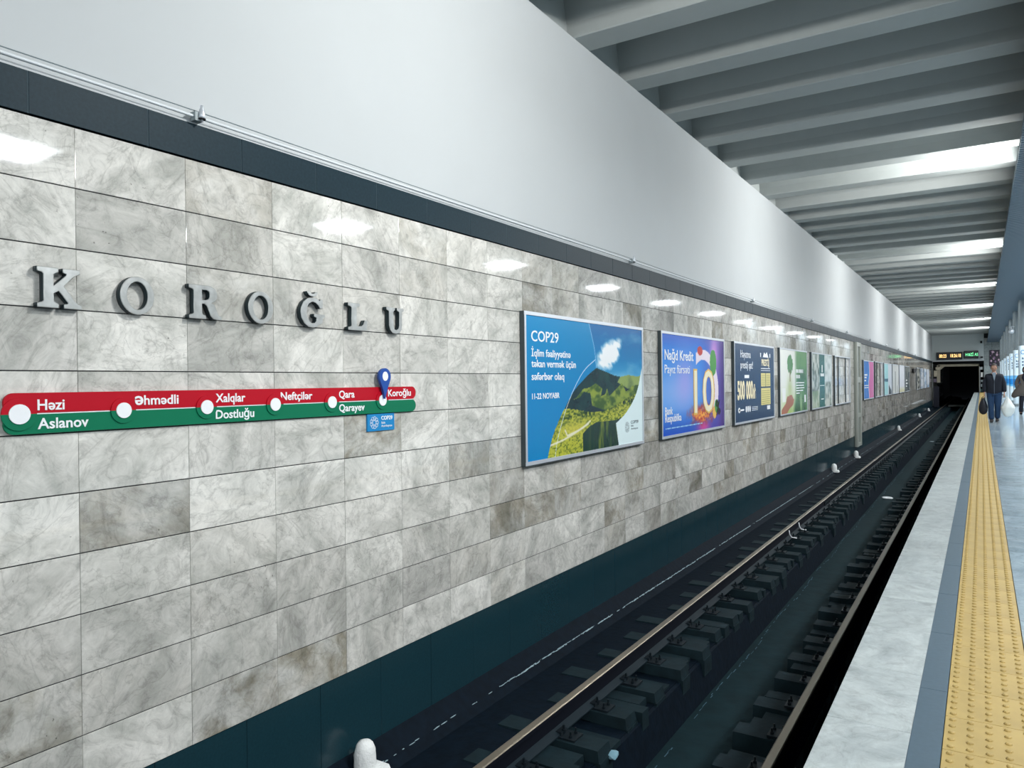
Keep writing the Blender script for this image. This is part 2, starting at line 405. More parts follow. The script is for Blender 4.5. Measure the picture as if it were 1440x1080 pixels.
# ------------------------------------------------------------------ end wall, tunnel mouth
EY = 78.0
b = MB()
b.box(-4.3, .22, EY, EY+.4, 2.80, 6.1)            # over the opening
b.box(-4.3, -3.75, EY, EY+.4, -1.75, 2.80)
wall_back = struct(b.build('wall_back', M_END))
b = MB(); b.box(-3.76, .20, EY-.06, EY, 2.80, 2.92); struct(b.build('trim_2', M_WHITE))
M_ENDST = marble_material('end marble', (0.42, 0.47, 0.47), (0.30, 0.35, 0.35), (0.15, 0.17, 0.17), 0.25, 'z', 0.4)
b = MB(); b.box(.20, 8.6, EY+.02, EY+.4, -.5, 5.3); wb = struct(b.build('wall_back_hall', M_MORTAR))
for i in range(14):
    for j in range(8):
        t = MB(); t.box(.205+.6*i, .795+.6*i, EY, EY+.03, .005+.6*j, .595+.6*j, 0, (rnd.random(), rnd.random(), rnd.uniform(.2, .6), 0)); t.build('panel', M_ENDST, wb)
b = MB()
b.box(-4.2, -3.9, EY+.4, 125, -1.9, 3.4); b.box(.35, .6, EY+.4, 125, -1.9, 3.4); b.box(-4.2, .6, EY+.4, 125, 3.1, 3.4); b.box(-4.2, .6, 124.8, 125, -1.9, 3.4)
struct(b.build('tunnel_lining', mat('tunnel black', '04060d', 0.95)))
b = MB()
b.box(-3.35, -.12, EY+.9, EY+1.5, 2.36, 2.56)
b.box(-3.45, -3.2, EY+.9, EY+1.5, .9, 2.50); b.box(-.2, -.12, EY+.9, EY+1.5, -1.3, 2.5)
b.prism_y([(-3.2, 2.36), (-2.85, 2.36), (-3.2, 2.05)], EY+.9, EY+1.5)
pf = b.build('portal_frame', M_BEIGE); tag(pf, 'beige concrete frame just inside the dark tunnel mouth', 'tunnel frame')
pf.location = (0, 0, 0)

# track-side boxes around the mouth
def gadget(name, label, cat, loc, boxes, m):
    e = empty(name, loc); tag(e, label, cat)
    for nm, q, mm in boxes:
        t = MB(); t.box(*q); keep(t.build(nm, mm), e)
    return e
gadget('signal_mast', 'dark signal mast with pale hooded lamps left of the tunnel mouth', 'signal', (-3.45, EY-.35, -1.30), [
    ('mast', (-3.48, -3.42, EY-.38, EY-.32, -1.30, 2.35), M_DARK),
    ('cabinet', (-3.66, -3.24, EY-.5, EY-.2, -1.30, .55), mat('dark navy box', '0b0f24', .6)),
    ('lamp_head', (-3.62, -3.36, EY-.55, EY-.25, 1.45, 2.0), M_BEIGE),
    ('lamp_hood', (-3.48, -3.1, EY-.6, EY-.2, 2.08, 2.30), M_BEIGE),
    ('lamp_head', (-3.66, -3.42, EY-.55, EY-.25, .95, 1.25), mat('mauve box', '6b6273', .6))], None)
gadget('tunnel_equipment_rack', 'narrow rack of white and grey boxes right of the tunnel mouth', 'equipment rack', (-.02, EY+.3, 0), [
    ('rail', (-.13, -.09, EY+.2, EY+.26, .0, 2.3), M_WHITE),
    ('box', (-.07, .13, EY+.2, EY+.4, 2.02, 2.26), M_WHITE),
    ('box', (-.03, .15, EY+.2, EY+.4, 1.36, 1.78), M_WPAINT),
    ('box', (-.03, .15, EY+.2, EY+.4, .92, 1.12), M_GREYP),
    ('box', (-.04, .13, EY+.2, EY+.4, .5, .74), M_GREYP),
    ('box', (-.06, .15, EY+.2, EY+.4, .06, .30), mat('teal box', '1e4a4a', .6))], None)
b = MB(); b.box(-2.68, -1.40, 82, 84.5, -1.40, -1.27); tag(b.build('concrete_step', mat('tunnel concrete', '5c6360', .8)), 'low grey concrete slab on the ground inside the tunnel', 'slab')

# displays over the tunnel mouth
def display(name, label, x0, x1, z0, z1, texts):
    e = empty(name, ((x0+x1)/2, EY-.2, z0)); tag(e, label, 'display')
    t = MB(); t.box(x0, x1, EY-.22, EY-.02, z0, z1); keep(t.build('housing', M_DARK), e)
    t = MB(); t.box(x0+.04, x1-.04, EY-.224, EY-.215, z0+.04, z1-.04); keep(t.build('screen', mat('screen glass', '060b16', .2)), e)
    for body, size, x, z, m, wd in texts:
        text_mb(body, size, EY-.23, z, x, m, 'digits', e, face='y', width=wd, depth=.004, bold=.002)
M_AMBER = mat('amber led', 'ffc873', .5, emit='ffcf86', estr=1.5); M_GLED = mat('green led', '8affb0', .5, emit='7dffae', estr=0.9)
display('clock_display', 'black display with two amber times over the tunnel', -3.41, -1.43, 2.97, 3.63,
        [('00:23', .42, -3.20, 3.15, M_AMBER, .55), ('18:26:18', .42, -2.33, 3.17, M_AMBER, .80)])
display('destination_display', 'black display with green destination letters over the tunnel', -1.29, -.20, 3.02, 3.70,
        [('HƏZİ AS', .36, -1.17, 3.25, M_GLED, .95)])
e = empty('wall_camera', (.05, EY-.1, 3.1)); tag(e, 'small dark camera right of the green lettered display', 'camera')
t = MB(); t.box(-.05, .14, EY-.35, EY-.1, 3.04, 3.18); keep(t.build('body', M_DARK), e)
t = MB(); t.box(.02, .07, EY-.12, EY, 3.08, 3.14); keep(t.build('bracket', M_GREYP), e)
b = MB(); b.box(-.05, .10, EY-.12, EY, 4.35, 4.55); tag(b.build('loudspeaker', M_DARK), 'small dark box high on the wall above the wall camera', 'loudspeaker')
# dark flower picture on the hall end wall
e = empty('wall_picture', (1.05, EY-.03, 2.35)); tag(e, 'dark purple and pink picture on the grey end wall', 'picture')
t = MB(); t.box(.62, 1.55, EY-.05, EY, 2.30, 3.72); keep(t.build('board', mat('plum board', '241a2b', .5)), e)
rp = random.Random(5); t = MB()
for k in range(26):
    px, pz = rp.uniform(.70, 1.47), rp.uniform(2.40, 3.62); r = rp.uniform(.05, .14); n = 7
    t.v += [(px+r*math.cos(2*math.pi*i/n)*.7, EY-.0505-.0004*k, pz+r*math.sin(2*math.pi*i/n)) for i in range(n)]
    q = len(t.v)-n; t.f.append(tuple(q+i for i in range(n))); t.m.append(k % 3)
stuff(keep(t.build('petals', [mat('petal pink', 'c9a9bd', .5), mat('petal mauve', '7d5f80', .5), mat('petal dark', '150f1e', .5)]), e))

# ------------------------------------------------------------------ track bed
b = MB()
b.box(-3.77, -2.87, Y0, 124, -1.80, -1.385); b.box(-2.87, -2.46, Y0, 124, -1.80, -1.47)          # shoulder by the wall
b.prism_y([(-3.775, -1.39), (-3.775, -1.21), (-3.75, -1.235), (-3.64, -1.335), (-3.56, -1.39)], Y0, 124)   # fillet against the skirt
b.box(-2.47, -1.14, Y0, 124, -2.0, -1.80, 1)           # drainage trough floor
b.prism_y([(-2.47, -1.80), (-2.47, -1.475), (-2.43, -1.49), (-2.36, -1.80)], Y0, 124)
b.box(-1.58, -1.14, Y0, 124, -1.85, -1.55)
b.prism_y([(-1.58, -1.80), (-1.58, -1.57), (-1.68, -1.80)], Y0, 124)
bed = struct(b.build('track_bed', [M_BED, M_TROUGH]))
# cut-away look between sleepers right of the left rail: bed is lower there
rs = random.Random(11)
k = 0; y = 2.0; infill = MB()
while y < Y1+2:
    dz = rs.uniform(-.02, .015); w0 = .235+rs.uniform(-.02, .02)
    t = MB(); dx = rs.uniform(-.03, .04)
    t.box(-3.30+rs.uniform(-.1, .1), -2.43+dx, y, y+w0*.98, -1.46, -1.372+dz*.3, top=(.01, .015, .01, .012))
    t.box(-2.78, -2.42+dx, y+.004, y+w0*.97, -1.62, -1.46, 0, top=(0, .0, 0, 0))
    sl = t.build('sleeper', M_SLEEPER, bed)
    t = MB(); t.box(-1.66+rs.uniform(-.05, .04), -1.15, y+.25, y+.25+w0, -1.795, -1.375+dz, top=(.015, 0, .01, .012))
    sr = t.build('sleeper', M_SLEEPER, bed)
    if y < 30:
        for x, par in ((-2.74, sl), (-1.34, sr)):
            s = 1 if x < -2 else -1
            yo = y+w0/2+(0 if s > 0 else .25)
            t = MB(); z0 = -1.372
            t.box(x-.08, x+.10, yo-.075, yo+.075, z0-.004, z0+.014)
            t.box(x-.055*s-.02, x-.055*s+.03, yo-.05, yo+.05, z0+.014, z0+.04)
            for q in (-.04, .045):
                t.lathe((x+.05*s, yo+q, z0+.01), [(.014, 0), (.014, .022), (.008, .022), (.008, .05)], 6)
            t.lathe((x-.03*s, yo, z0+.02), [(.017, 0), (.017, .03), (.01, .03), (.01, .06)], 6)
            t.build('fastening', M_PLATE, par)
    g0 = y+w0; g1 = y+.598; hz = rs.choice((-1.380, -1.385, -1.39, -1.40, -1.45))
    mid = g0+(g1-g0)*rs.uniform(.3, .8)
    infill.box(-2.90, -2.43+rs.uniform(-.03, .03), g0+rs.uniform(.004, .02), mid, -1.78, hz, top=(0, rs.uniform(0, .03), .008, .008))
    infill.box(-2.90, -2.46+rs.uniform(-.06, .02), mid+.004, g1-rs.uniform(.002, .04), -1.78, hz-rs.uniform(.0, .06), top=(0, rs.uniform(0, .03), .008, .008))
    for q in range(2):
        a_ = y+.25+w0+q*(.598-w0)/2; infill.box(-1.62+rs.uniform(-.05, .05), -1.15, a_+.01, a_+(.598-w0)/2-.005, -1.78, rs.choice((-1.40, -1.42, -1.47, -1.53)), top=(rs.uniform(0, .03), 0, .008, .008))
    y += .598; k += 1
stuff(infill.build('concrete_infill', M_SLEEPER, bed))
# rails
for xc, lab in ((-2.850, 'long steel rail nearest the tiled wall with polished head'), (-1.221, 'long steel rail nearest the platform edge with polished head')):
    e = empty('rail', (xc, 2, -1.36)); tag(e, lab, 'rail')
    zt = -1.18
    t = MB(); t.prism_y([(xc-.036, zt-.035), (xc-.034, zt-.006), (xc-.026, zt), (xc+.026, zt), (xc+.034, zt-.006), (xc+.036, zt-.035), (xc+.009, zt-.05), (xc-.009, zt-.05)], 1.0, 110)
    h = t.build('head', [M_RAILSIDE, M_RAILTOP])
    h.data.polygons.foreach_set('material_index', [1 if p.normal.z > .3 else 0 for p in h.data.polygons]); keep(h, e)
    t = MB(); t.box(xc-.009, xc+.009, 1.0, 110, zt-.155, zt-.05); keep(t.build('web', M_RAILSIDE), e)
    t = MB(); t.prism_y([(xc-.075, zt-.18), (xc-.075, zt-.17), (xc-.012, zt-.145), (xc+.012, zt-.145), (xc+.075, zt-.17), (xc+.075, zt-.18)], 1.0, 110); keep(t.build('foot', M_RAILFOOT if xc < -2 else M_PITSHADE), e)  # right foot blackened: the platform's shade is painted in
    t = MB()   # rail joint plates
    for yj in (17.2,):
        if xc < -2:
            t.box(xc+.009, xc+.03, yj-.3, yj+.3, zt-.14, zt-.06)
            for q in (-.2, -.07, .07, .2): t.lathe((xc+.03, yj+q, zt-.1), [(.016, 0), (.016, .02)], 6, 'x')
            keep(t.build('joint_plate', M_PLATE), e)
# two white painted bond wires by the joint
for yj, lb in ((13.25, 'nearer of two small white hooked wires at the left rail'), (14.05, 'farther of two small white hooked wires at the left rail')):
    t = MB(); t.tube([(-2.79, yj-.02, -1.20), (-2.785, yj, -1.27), (-2.76, yj+.02, -1.32), (-2.68, yj+.06, -1.335)], .011, 6)
    tag(t.build('bond_wire', M_SIGNW, smooth=True), lb, 'wire')
# flaky white line along the fillet
rl = random.Random(4); t = MB(); y = 3.4
while y < 76:
    ln = rl.uniform(.02, .09)*(1 if y < 20 else 3)
    dens = (.30 if y < 5.5 else .8) if noise.noise(Vector((y*1.3, 0, 0))) > -.25 else .2
    for q_ in range(3 if y < 20 else 1):
        if rl.random() > dens: continue
        x = -3.645+.012*noise.noise(Vector((y*2.1, 3, 0)))+rl.uniform(-.009, .009); wd = rl.uniform(.002, .009)*(1.0 if y < 7 else 1.3)
        yo = y+rl.uniform(-.02, .02); z = -1.331
        n_ = 7; q = len(t.v)
        t.v += [(x+wd*(.5+.5*math.cos(2*math.pi*i/n_)*rl.uniform(.5, 1)), yo+ln*(.5+.5*math.sin(2*math.pi*i/n_)), z+.006*(-math.cos(2*math.pi*i/n_)*.5)+.004) for i in range(n_)]
        t.f.append(tuple(range(q, q+n_))); t.m.append(0)
    y += ln*.9
stuff(t.build('paint_line', mat('worn white line', '8fa6ad', .8, noise_amt=.3, noise_scale=30), bed))
t = MB()
for (xl, ymin, ymax, zz, dens) in ((-2.31, 3.5, 30, -1.795, .6), (-2.40, 4, 14, -1.44, .0)):
    y = ymin
    while y < ymax:
        ln = rl.uniform(.03, .12)
        if rl.random() < dens:
            x = xl+.02*math.sin(y*2.3)+rl.uniform(-.01, .01); wd = rl.uniform(.003, .010); q = len(t.v)
            t.v += [(x, y, zz), (x+wd, y, zz), (x+wd, y+ln, zz), (x, y+ln, zz)]; t.f.append((q, q+1, q+2, q+3)); t.m.append(0)
        y += ln
stuff(t.build('scuffs', mat('pale scuff', '3f6070', .8), bed))
# litter on the trough floor
def crumple(name, label, cat, loc, r, m, seed, flat=.35):
    rr_ = random.Random(seed); bm = bmesh.new(); bmesh.ops.create_icosphere(bm, subdivisions=2, radius=r)
    for v in bm.verts:
        k = 1+.35*noise.noise(v.co*(9/r*.1)+Vector((seed, 0, 0)))+rr_.uniform(-.08, .08)
        v.co = Vector((v.co.x*k, v.co.y*k*1.3, v.co.z*k*flat))
    me = bpy.data.meshes.new(name); bm.to_mesh(me); bm.free(); me.materials.append(m)
    o = bpy.data.objects.new(name, me); COL.objects.link(o); o.location = loc; tag(o, label, cat); return o
crumple('paper_scrap', 'crumpled white paper scrap lying between the rails', 'litter', (-2.126, 21.94, -1.785), .13, M_SIGNW, 3, .15)
crumple('paper_scrap', 'small pale scrap of paper between the rails, farthest from the camera', 'litter', (-2.106, 42.2, -1.785), .10, mat('grey scrap', '8d9ba0', .8), 5, .2)
crumple('bottle_shard', 'pale blue plastic shard below the left rail near the camera', 'litter', (-2.41, 5.2, -1.47), .05, mat('pale plastic', '7fa7b5', .3), 8, .5)

# white painted marker posts along the wall
def post(y, label, first=None):
    if first:
        c = first.copy(); COL.objects.link(c); c.location.y = y
        for ch in first.children:
            d = ch.copy(); COL.objects.link(d); d.parent = c
        tag(c, label, 'marker post', 'white painted stub posts along the wall'); return c
    e = empty('stub_post', (-3.64, y, -1.295)); tag(e, label, 'marker post', 'white painted stub posts along the wall')
    t = MB(); t.lathe((0, 0, -.02), [(.07, -.03), (.074, 0), (.078, .06), (.076, .12), (.070, .16), (.058, .192), (.040, .212), (.016, .222)], 20); o = t.build('stub', M_WPAINT, e, smooth=True)
    for v in o.data.vertices: v.co += Vector((noise.noise(v.co*40), noise.noise(v.co*40+Vector((5, 0, 0))), 0))*.005
    t = MB(); t.box(-.05, .13, -.08, .13, -.045, .010, top=(.01, .02, .01, .01)); t.build('base_plate', M_WPAINT, e)
    t = MB(); t.lathe((-.025, .0, .175), [(.016, 0), (.018, .012), (.008, .02)], 8); t.build('cap_chip', M_GREYP, e)
    return e
P0 = post(3.82, 'large white painted stub post nearest the camera beside the dark skirt')
for yv, lb in ((23.3, 'white painted stub post left of the wall duct'), (27.8, 'white painted stub post just below the foot of the wall duct'),
               (43.3, 'white painted stub post beyond the wall duct'), (58.5, 'tiny white painted stub post beyond the middle of the wall'), (69.0, 'tiny white painted stub post nearest the tunnel mouth')):
    post(yv, lb, P0)

# ------------------------------------------------------------------ platform
XE = -.545
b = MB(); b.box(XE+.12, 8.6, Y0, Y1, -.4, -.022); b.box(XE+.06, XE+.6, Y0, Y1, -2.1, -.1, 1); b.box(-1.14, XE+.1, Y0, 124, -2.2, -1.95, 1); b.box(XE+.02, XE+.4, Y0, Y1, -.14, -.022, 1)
platform = struct(b.build('floor', [M_MORTAR, M_PITSHADE]))  # second slot is the painted shade of the pit
k = 0; y = 3.244-.65*4
while y < Y1:
    t = MB(); t.bevel_box_z(XE, -.243, y+.0012, min(y+.6488, Y1), -.05, 0+rnd.uniform(-.0006, .0006), .002, (rnd.random(), rnd.random(), rnd.uniform(.5, .8), 0)); t.build('edge_slab', M_FLOORSTONE, platform); y += .65
y = 1.2
while y < Y1:
    t = MB(); t.bevel_box_z(-.2425, -.1375, y+.0012, min(y+.8488, Y1), -.05, 0+rnd.uniform(-.0006, .0006), .0015); t.build('strip_slab', M_STRIP, platform); y += .85
# tactile tiles: shared mesh, five by five domes
t = MB(); TL = .3165
t.bevel_box_z(-.135, .167, .0015, TL-.0015, -.05, .001, .0015)
for i in range(5):
    for j in range(5):
        t.lathe((-.109+.061*i, TL*(j+.5)/5, .0), [(.0125, 0), (.0115, .005), (.007, .008)], 8)
tt = t.build('tactile_tile', M_YELLOW, platform); tt.location.y = 3.80-TL*5
for k in range(1, 240):
    y = 3.80-TL*5+TL*k
    if y+TL > Y1: break
    c = tt.copy(); COL.objects.link(c); c.location.y = y
# hall floor slabs
fh = MB(); cnt = 0
for i in range(9):
    x0 = .170+.9*i
    y = 1.0-.3*i
    while y < Y1-.1:
        y1 = min(y+.6, Y1)
        vis = i < 2
        t = MB() if vis else fh
        t.bevel_box_z(x0+.001, x0+.899, y+.001, y1-.001, -.05, rnd.uniform(-.0005, .0003), .0012, (rnd.random(), rnd.random(), rnd.uniform(.4, .8), 0))
        if vis: t.build('floor_slab', M_HALLSTONE, platform)
        y += .6
stuff(fh.build('far_floor_slabs', M_HALLSTONE, platform))
# far side of the hall
b = MB(); b.box(8.6, 8.9, Y0, Y1+.4, -.4, 6.4); struct(b.build('wall_right', M_WHITE))

# hall light panels set in the soffit
lp = None
for k, y in enumerate(PANEL_Y):
    if y < Y0+1: continue
    if lp is None:
        lp = empty('light_panel', (2.75, y, SOF)); 
        t = MB(); t.box(-.42, .42, -.47, .47, -.03, .0); t.build('frame', M_ALU, lp)
        t = MB(); t.box(-.38, .38, -.43, .43, -.036, -.03); t.build('diffuser', mat('lit diffuser', 'ffffff', .5, emit='f4fbff', estr=14.0), lp)
        o = lp
    else:
        o = lp.copy(); COL.objects.link(o); o.location.y = y
        for ch in lp.children:
            d = ch.copy(); COL.objects.link(d); d.parent = o
    tag(o, 'square white light panel set in the slatted soffit over the platform', 'ceiling light', 'light panels in the slatted soffit')
# floodlights on top of the soffit edge
fl = None
for y in FLOOD_Y:
    if y < Y0: continue
    if fl is None:
        fl = empty('floodlight', (.70, y, SOF+.14))
        t = MB(); t.box(-.02, .16, -.26, .26, .17, .43); t.build('housing', M_GREYP, fl)
        t = MB(); t.box(.02, .08, -.03, .03, 0, .17); t.build('bracket', M_GREYP, fl)
        o = fl
    else:
        o = fl.copy(); COL.objects.link(o); o.location.y = y
        for ch in fl.children:
            d = ch.copy(); COL.objects.link(d); d.parent = o
    tag(o, 'floodlight hidden behind the soffit edge facing the white wall', 'floodlight', 'floodlights behind the soffit edge')

# ------------------------------------------------------------------ columns with banners
def column(y, label):
    e = empty('column', (1.63, y+.35, 0)); tag(e, label, 'column', 'steel clad columns along the platform')
    x0, x1 = 1.28, 1.98
    t = MB(); n = 32; 
    pts = []
    R = .12
    for cx, cy, a0 in ((x1-R, y+.7-R, 0), (x0+R, y+.7-R, 90), (x0+R, y+R, 180), (x1-R, y+R, 270)):
        for q in range(5):
            a = math.radians(a0+q*22.5); pts.append((cx+R*math.cos(a), cy+R*math.sin(a)))
    m = len(pts)
    for z in (0, SOF): t.v += [(p[0], p[1], z) for p in pts]
    for i in range(m):
        j = (i+1) % m; t.f.append((i, j, m+j, m+i)); t.m.append(0)
    keep(t.build('cladding', M_STEEL, smooth=True), e)
    # banner wrap
    t = MB()
    def wrap(zA, zB, off, mi, u0=0.0, u1=1.0):
        k0 = len(t.v); idx = [i for i in range(m)][int(7+u0*6):int(7+u1*6)+2]
        idx = list(range(7, 16))
        cx, cy = 1.63, y+.35
        P2 = [(cx+(pts[i][0]-cx)*(1+off), cy+(pts[i][1]-cy)*(1+off)) for i in idx]
        for z in (zA, zB): t.v += [(p[0], p[1], z) for p in P2]
        for i in range(len(P2)-1): t.f.append((k0+i, k0+i+1, k0+len(P2)+i+1, k0+len(P2)+i)); t.m.append(mi)
    wrap(.10, 2.60, .012, 0); wrap(.95, 1.25, .016, 1); wrap(.85, 1.42, .014, 2); wrap(.02, .10, .02, 3)
    keep(t.build('banner', [mat('banner white', 'dff0fa', .35), mat('banner blue', '1686d8', .35), mat('banner pale blue', '6bbdf0', .35), M_GREYP]), e)
    if y < 64:
        text_mb('COP29', .26, y-.012, 2.25, 1.34, M_SKYB, 'print', e, face='y', width=.56)
        t = MB()
        for q, wd in enumerate((.34, .42, .30)):
            for c_ in range(int(wd/.055)): t.box(1.38+.055*c_, 1.38+.055*c_+.04, y-.014, y-.012, 2.05-.13*q, 2.05-.13*q+(.08, .06, .07)[(c_+q) % 3])
        stuff(keep(t.build('fine_print', mat('banner ink', '24506e', .4)), e))
    return e
for y, lb in ((36, 'nearest steel clad column in view with pale blue banner'), (42, 'second nearest steel clad column with pale blue banner'), (48, 'third nearest steel clad column with pale blue banner'),
              (54, 'fourth nearest steel clad column with pale blue banner'), (60, 'third steel clad column from the end wall'), (66, 'second steel clad column from the end wall'), (72, 'steel clad column nearest the end wall')):
    column(float(y), lb)
e = empty('hanging_camera', (1.2, 41.8, 4.0)); tag(e, 'small pale camera beside the second column below the soffit', 'camera')
t = MB(); t.lathe((0, 0, -.55), [(.05, -.08), (.11, -.04), (.12, .05), (.08, .12), (.02, .14)], 12); t.build('dome', M_ALU, e, smooth=True)
t = MB(); t.tube([(0, 0, -.42), (0, 0, -.30), (.12, .25, -.30)], .02); t.build('arm', M_ALU, e)

# ------------------------------------------------------------------ pipe, wires and cable clamps on the ledge
t = MB(); t.tube([(WX+.035, y, 2.885+.002*math.sin(y)) for y in np.arange(-1, 77.9, 1.0)], .009, 6); tag(t.build('wall_pipe', M_PIPE, smooth=True), 'thin pale pipe running along the top of the dark band', 'pipe')
t = MB(); t.tube([(WX+.02, y, 2.925-.012*math.sin(((y-2.63)/6.05 % 1)*math.pi)) for y in np.arange(-1, 77.9, .5)], .0035, 5); tag(t.build('wall_cable', M_WIRE), 'thin grey cable sagging just above the pale wall pipe', 'cable')
la = None
LY = [2.63, 8.8, 14.65, 20.6, 26.6, 32.6, 38.6, 44.6, 50.6, 56.6, 62.6]
LN = ['nearest', 'second nearest', 'third nearest', 'fourth nearest', 'fifth nearest', 'sixth', 'seventh', 'eighth', 'ninth', 'tenth', 'eleventh']
for k, y in enumerate(LY):
    if la is None:
        la = empty('junction_clamp', (WX+.04, y, 2.86))
        t = MB(); t.box(-.03, .015, -.028, .022, .0, .05); t.build('bracket', M_GREYP, la)
        t = MB(); t.lathe((.02, .012, .015), [(.006, -.02), (.006, .0), (.017, .0), (.02, .012), (.016, .045), (.009, .06), (.009, .075)], 10); t.build('cap', M_ALU, la, smooth=True)
        t = MB(); t.lathe((.02, .012, .01), [(.021, 0), (.021, .006)], 10); t.build('ring', M_DARK, la)
        o = la
    else:
        o = la.copy(); COL.objects.link(o); o.location.y = y
        for ch in la.children:
            d = ch.copy(); COL.objects.link(d); d.parent = o
    tag(o, ('%s small grey cable clamp on the ledge above the dark band' % LN[k]) if k == 0 else ('%s grey cable clamp on the ledge, counted from the camera' % LN[k]), 'clamp', 'cable clamps along the ledge')

# ------------------------------------------------------------------ station name letters
def glyph(name, polys_with_holes, y0, label, wd, ht=.187, z0=1.752):
    """outline(s) in a unit box (0..1, 0..1) drawn as a curve so that holes are kept, then turned into a mesh"""
    cu = bpy.data.curves.new('g', 'CURVE'); cu.dimensions = '2D'; cu.fill_mode = 'BOTH'; cu.extrude = .018; cu.bevel_depth = .0025; cu.bevel_resolution = 0; cu.resolution_u = 6
    for pl in polys_with_holes:
        sp = cu.splines.new('POLY'); sp.points.add(len(pl)-1); sp.use_cyclic_u = True
        for i, (u, v) in enumerate(pl): sp.points[i].co = (u*wd, v*ht, 0, 1)
    o = bpy.data.objects.new('g', cu); COL.objects.link(o)
    me = bpy.data.meshes.new_from_object(o.evaluated_get(bpy.context.evaluated_depsgraph_get())); bpy.data.objects.remove(o)
    # front of the letter faces +x
    n = len(me.vertices); a = np.empty(n*3, dtype=np.float32); me.vertices.foreach_get('co', a); a = a.reshape(-1, 3)
    bb = np.stack([a[:, 2]+.0205, a[:, 0], a[:, 1]], 1); me.vertices.foreach_set('co', bb.astype(np.float32).ravel())
    me.materials.clear(); me.materials.append(M_LETTERD); me.materials.append(M_LETTER); me.update()
    me.polygons.foreach_set('material_index', [1 if p.normal.x > .2 else 0 for p in me.polygons]); me.update()
    me.name = name; ob = bpy.data.objects.new(name, me); COL.objects.link(ob); ob.location = (WX+.003, y0, z0)
    tag(ob, label, 'letter', 'steel letters of the station name'); return ob
def ell(cx, cy, rx, ry, n=36, a0=0, a1=360, rev=False):
    p = [(cx+rx*math.cos(math.radians(a0+(a1-a0)*i/(n if a1-a0 == 360 else n-1))), cy+ry*math.sin(math.radians(a0+(a1-a0)*i/(n if a1-a0 == 360 else n-1)))) for i in range(n)]
    return p[::-1] if rev else p
K = [[(0,0),(.46,0),(.46,.09),(.40,.12),(.35,.16),(.35,.36),(.47,.44),(.70,.14),(.68,.10),(.60,.09),(.60,0),(1,0),(1,.08),(.92,.11),(.86,.16),(.58,.56),(.78,.80),(.86,.86),(.96,.91),(.96,1),(.58,1),(.58,.91),(.66,.89),(.66,.84),(.35,.52),(.35,.84),(.40,.89),(.46,.91),(.46,1),(0,1),(0,.91),(.10,.88),(.14,.84),(.14,.16),(.10,.12),(0,.09)]]
O_ = [ell(.5,.5,.5,.52), ell(.5,.5,.32,.40, rev=True)]
R_ = [[(0,0),(.50,0),(.50,.09),(.42,.11),(.38,.16),(.38,.46),(.46,.46),(.54,.40),(.66,.10),(.74,.02),(.84,0),(1,0),(1,.09),(.94,.10),(.90,.14),(.78,.42),(.68,.50),(.80,.56),(.86,.66),(.86,.80),(.80,.92),(.66,1),(0,1),(0,.91),(.10,.88),(.14,.84),(.14,.16),(.10,.12),(0,.09)],
      [(.38,.56),(.38,.88),(.54,.88),(.62,.84),(.64,.76),(.64,.68),(.60,.60),(.52,.56)]]
G_ = [[(.92,.68),(.92,.98),(.84,.98),(.80,.92),(.68,1.01),(.5,1.02),(.30,.99),(.12,.85),(.02,.65),(0,.5),(.03,.3),(.14,.12),(.32,0),(.52,-.02),(.68,.02),(.78,.10),(.90,.16),(.92,.34),(1,.37),(1,.45),(.56,.45),(.56,.37),(.66,.34),(.66,.22),(.58,.13),(.46,.12),(.34,.18),(.25,.32),(.23,.5),(.25,.68),(.34,.82),(.48,.89),(.62,.87),(.74,.78),(.80,.68)],
      [(.28,1.22),(.34,1.12),(.42,1.08),(.56,1.08),(.66,1.12),(.72,1.22),(.62,1.22),(.58,1.17),(.50,1.155),(.42,1.17),(.38,1.22)]]
L_ = [[(0,0),(.94,0),(1,.38),(.86,.38),(.78,.22),(.68,.15),(.46,.14),(.42,.18),(.42,.84),(.48,.89),(.58,.91),(.58,1),(0,1),(0,.91),(.12,.88),(.17,.84),(.17,.16),(.12,.12),(0,.09)]]
U_ = [[(0,1),(0,.91),(.10,.88),(.14,.84),(.14,.30),(.20,.12),(.34,.0),(.54,-.02),(.74,.02),(.86,.14),(.90,.32),(.90,.84),(.93,.89),(1,.91),(1,1),(.62,1),(.62,.91),(.72,.88),(.75,.84),(.75,.32),(.70,.18),(.58,.11),(.48,.12),(.40,.20),(.38,.32),(.38,.84),(.42,.89),(.48,.91),(.48,1)]]
for gp, y, wd, lb in ((K, 1.772, .200, 'raised steel letter K at the left start of the station name'), (O_, 2.168, .182, 'raised steel letter O directly after the K'),
                      (R_, 2.560, .205, 'raised steel letter R in the station name'), (O_, 2.955, .182, 'raised steel letter O between the R and the G'),
                      (G_, 3.362, .205, 'raised steel letter G with a breve mark above it'), (L_, 3.790, .190, 'raised steel letter L in the station name'),
                      (U_, 4.185, .190, 'raised steel letter U ending the station name')):
    glyph('steel_letter', gp, y, lb, wd)

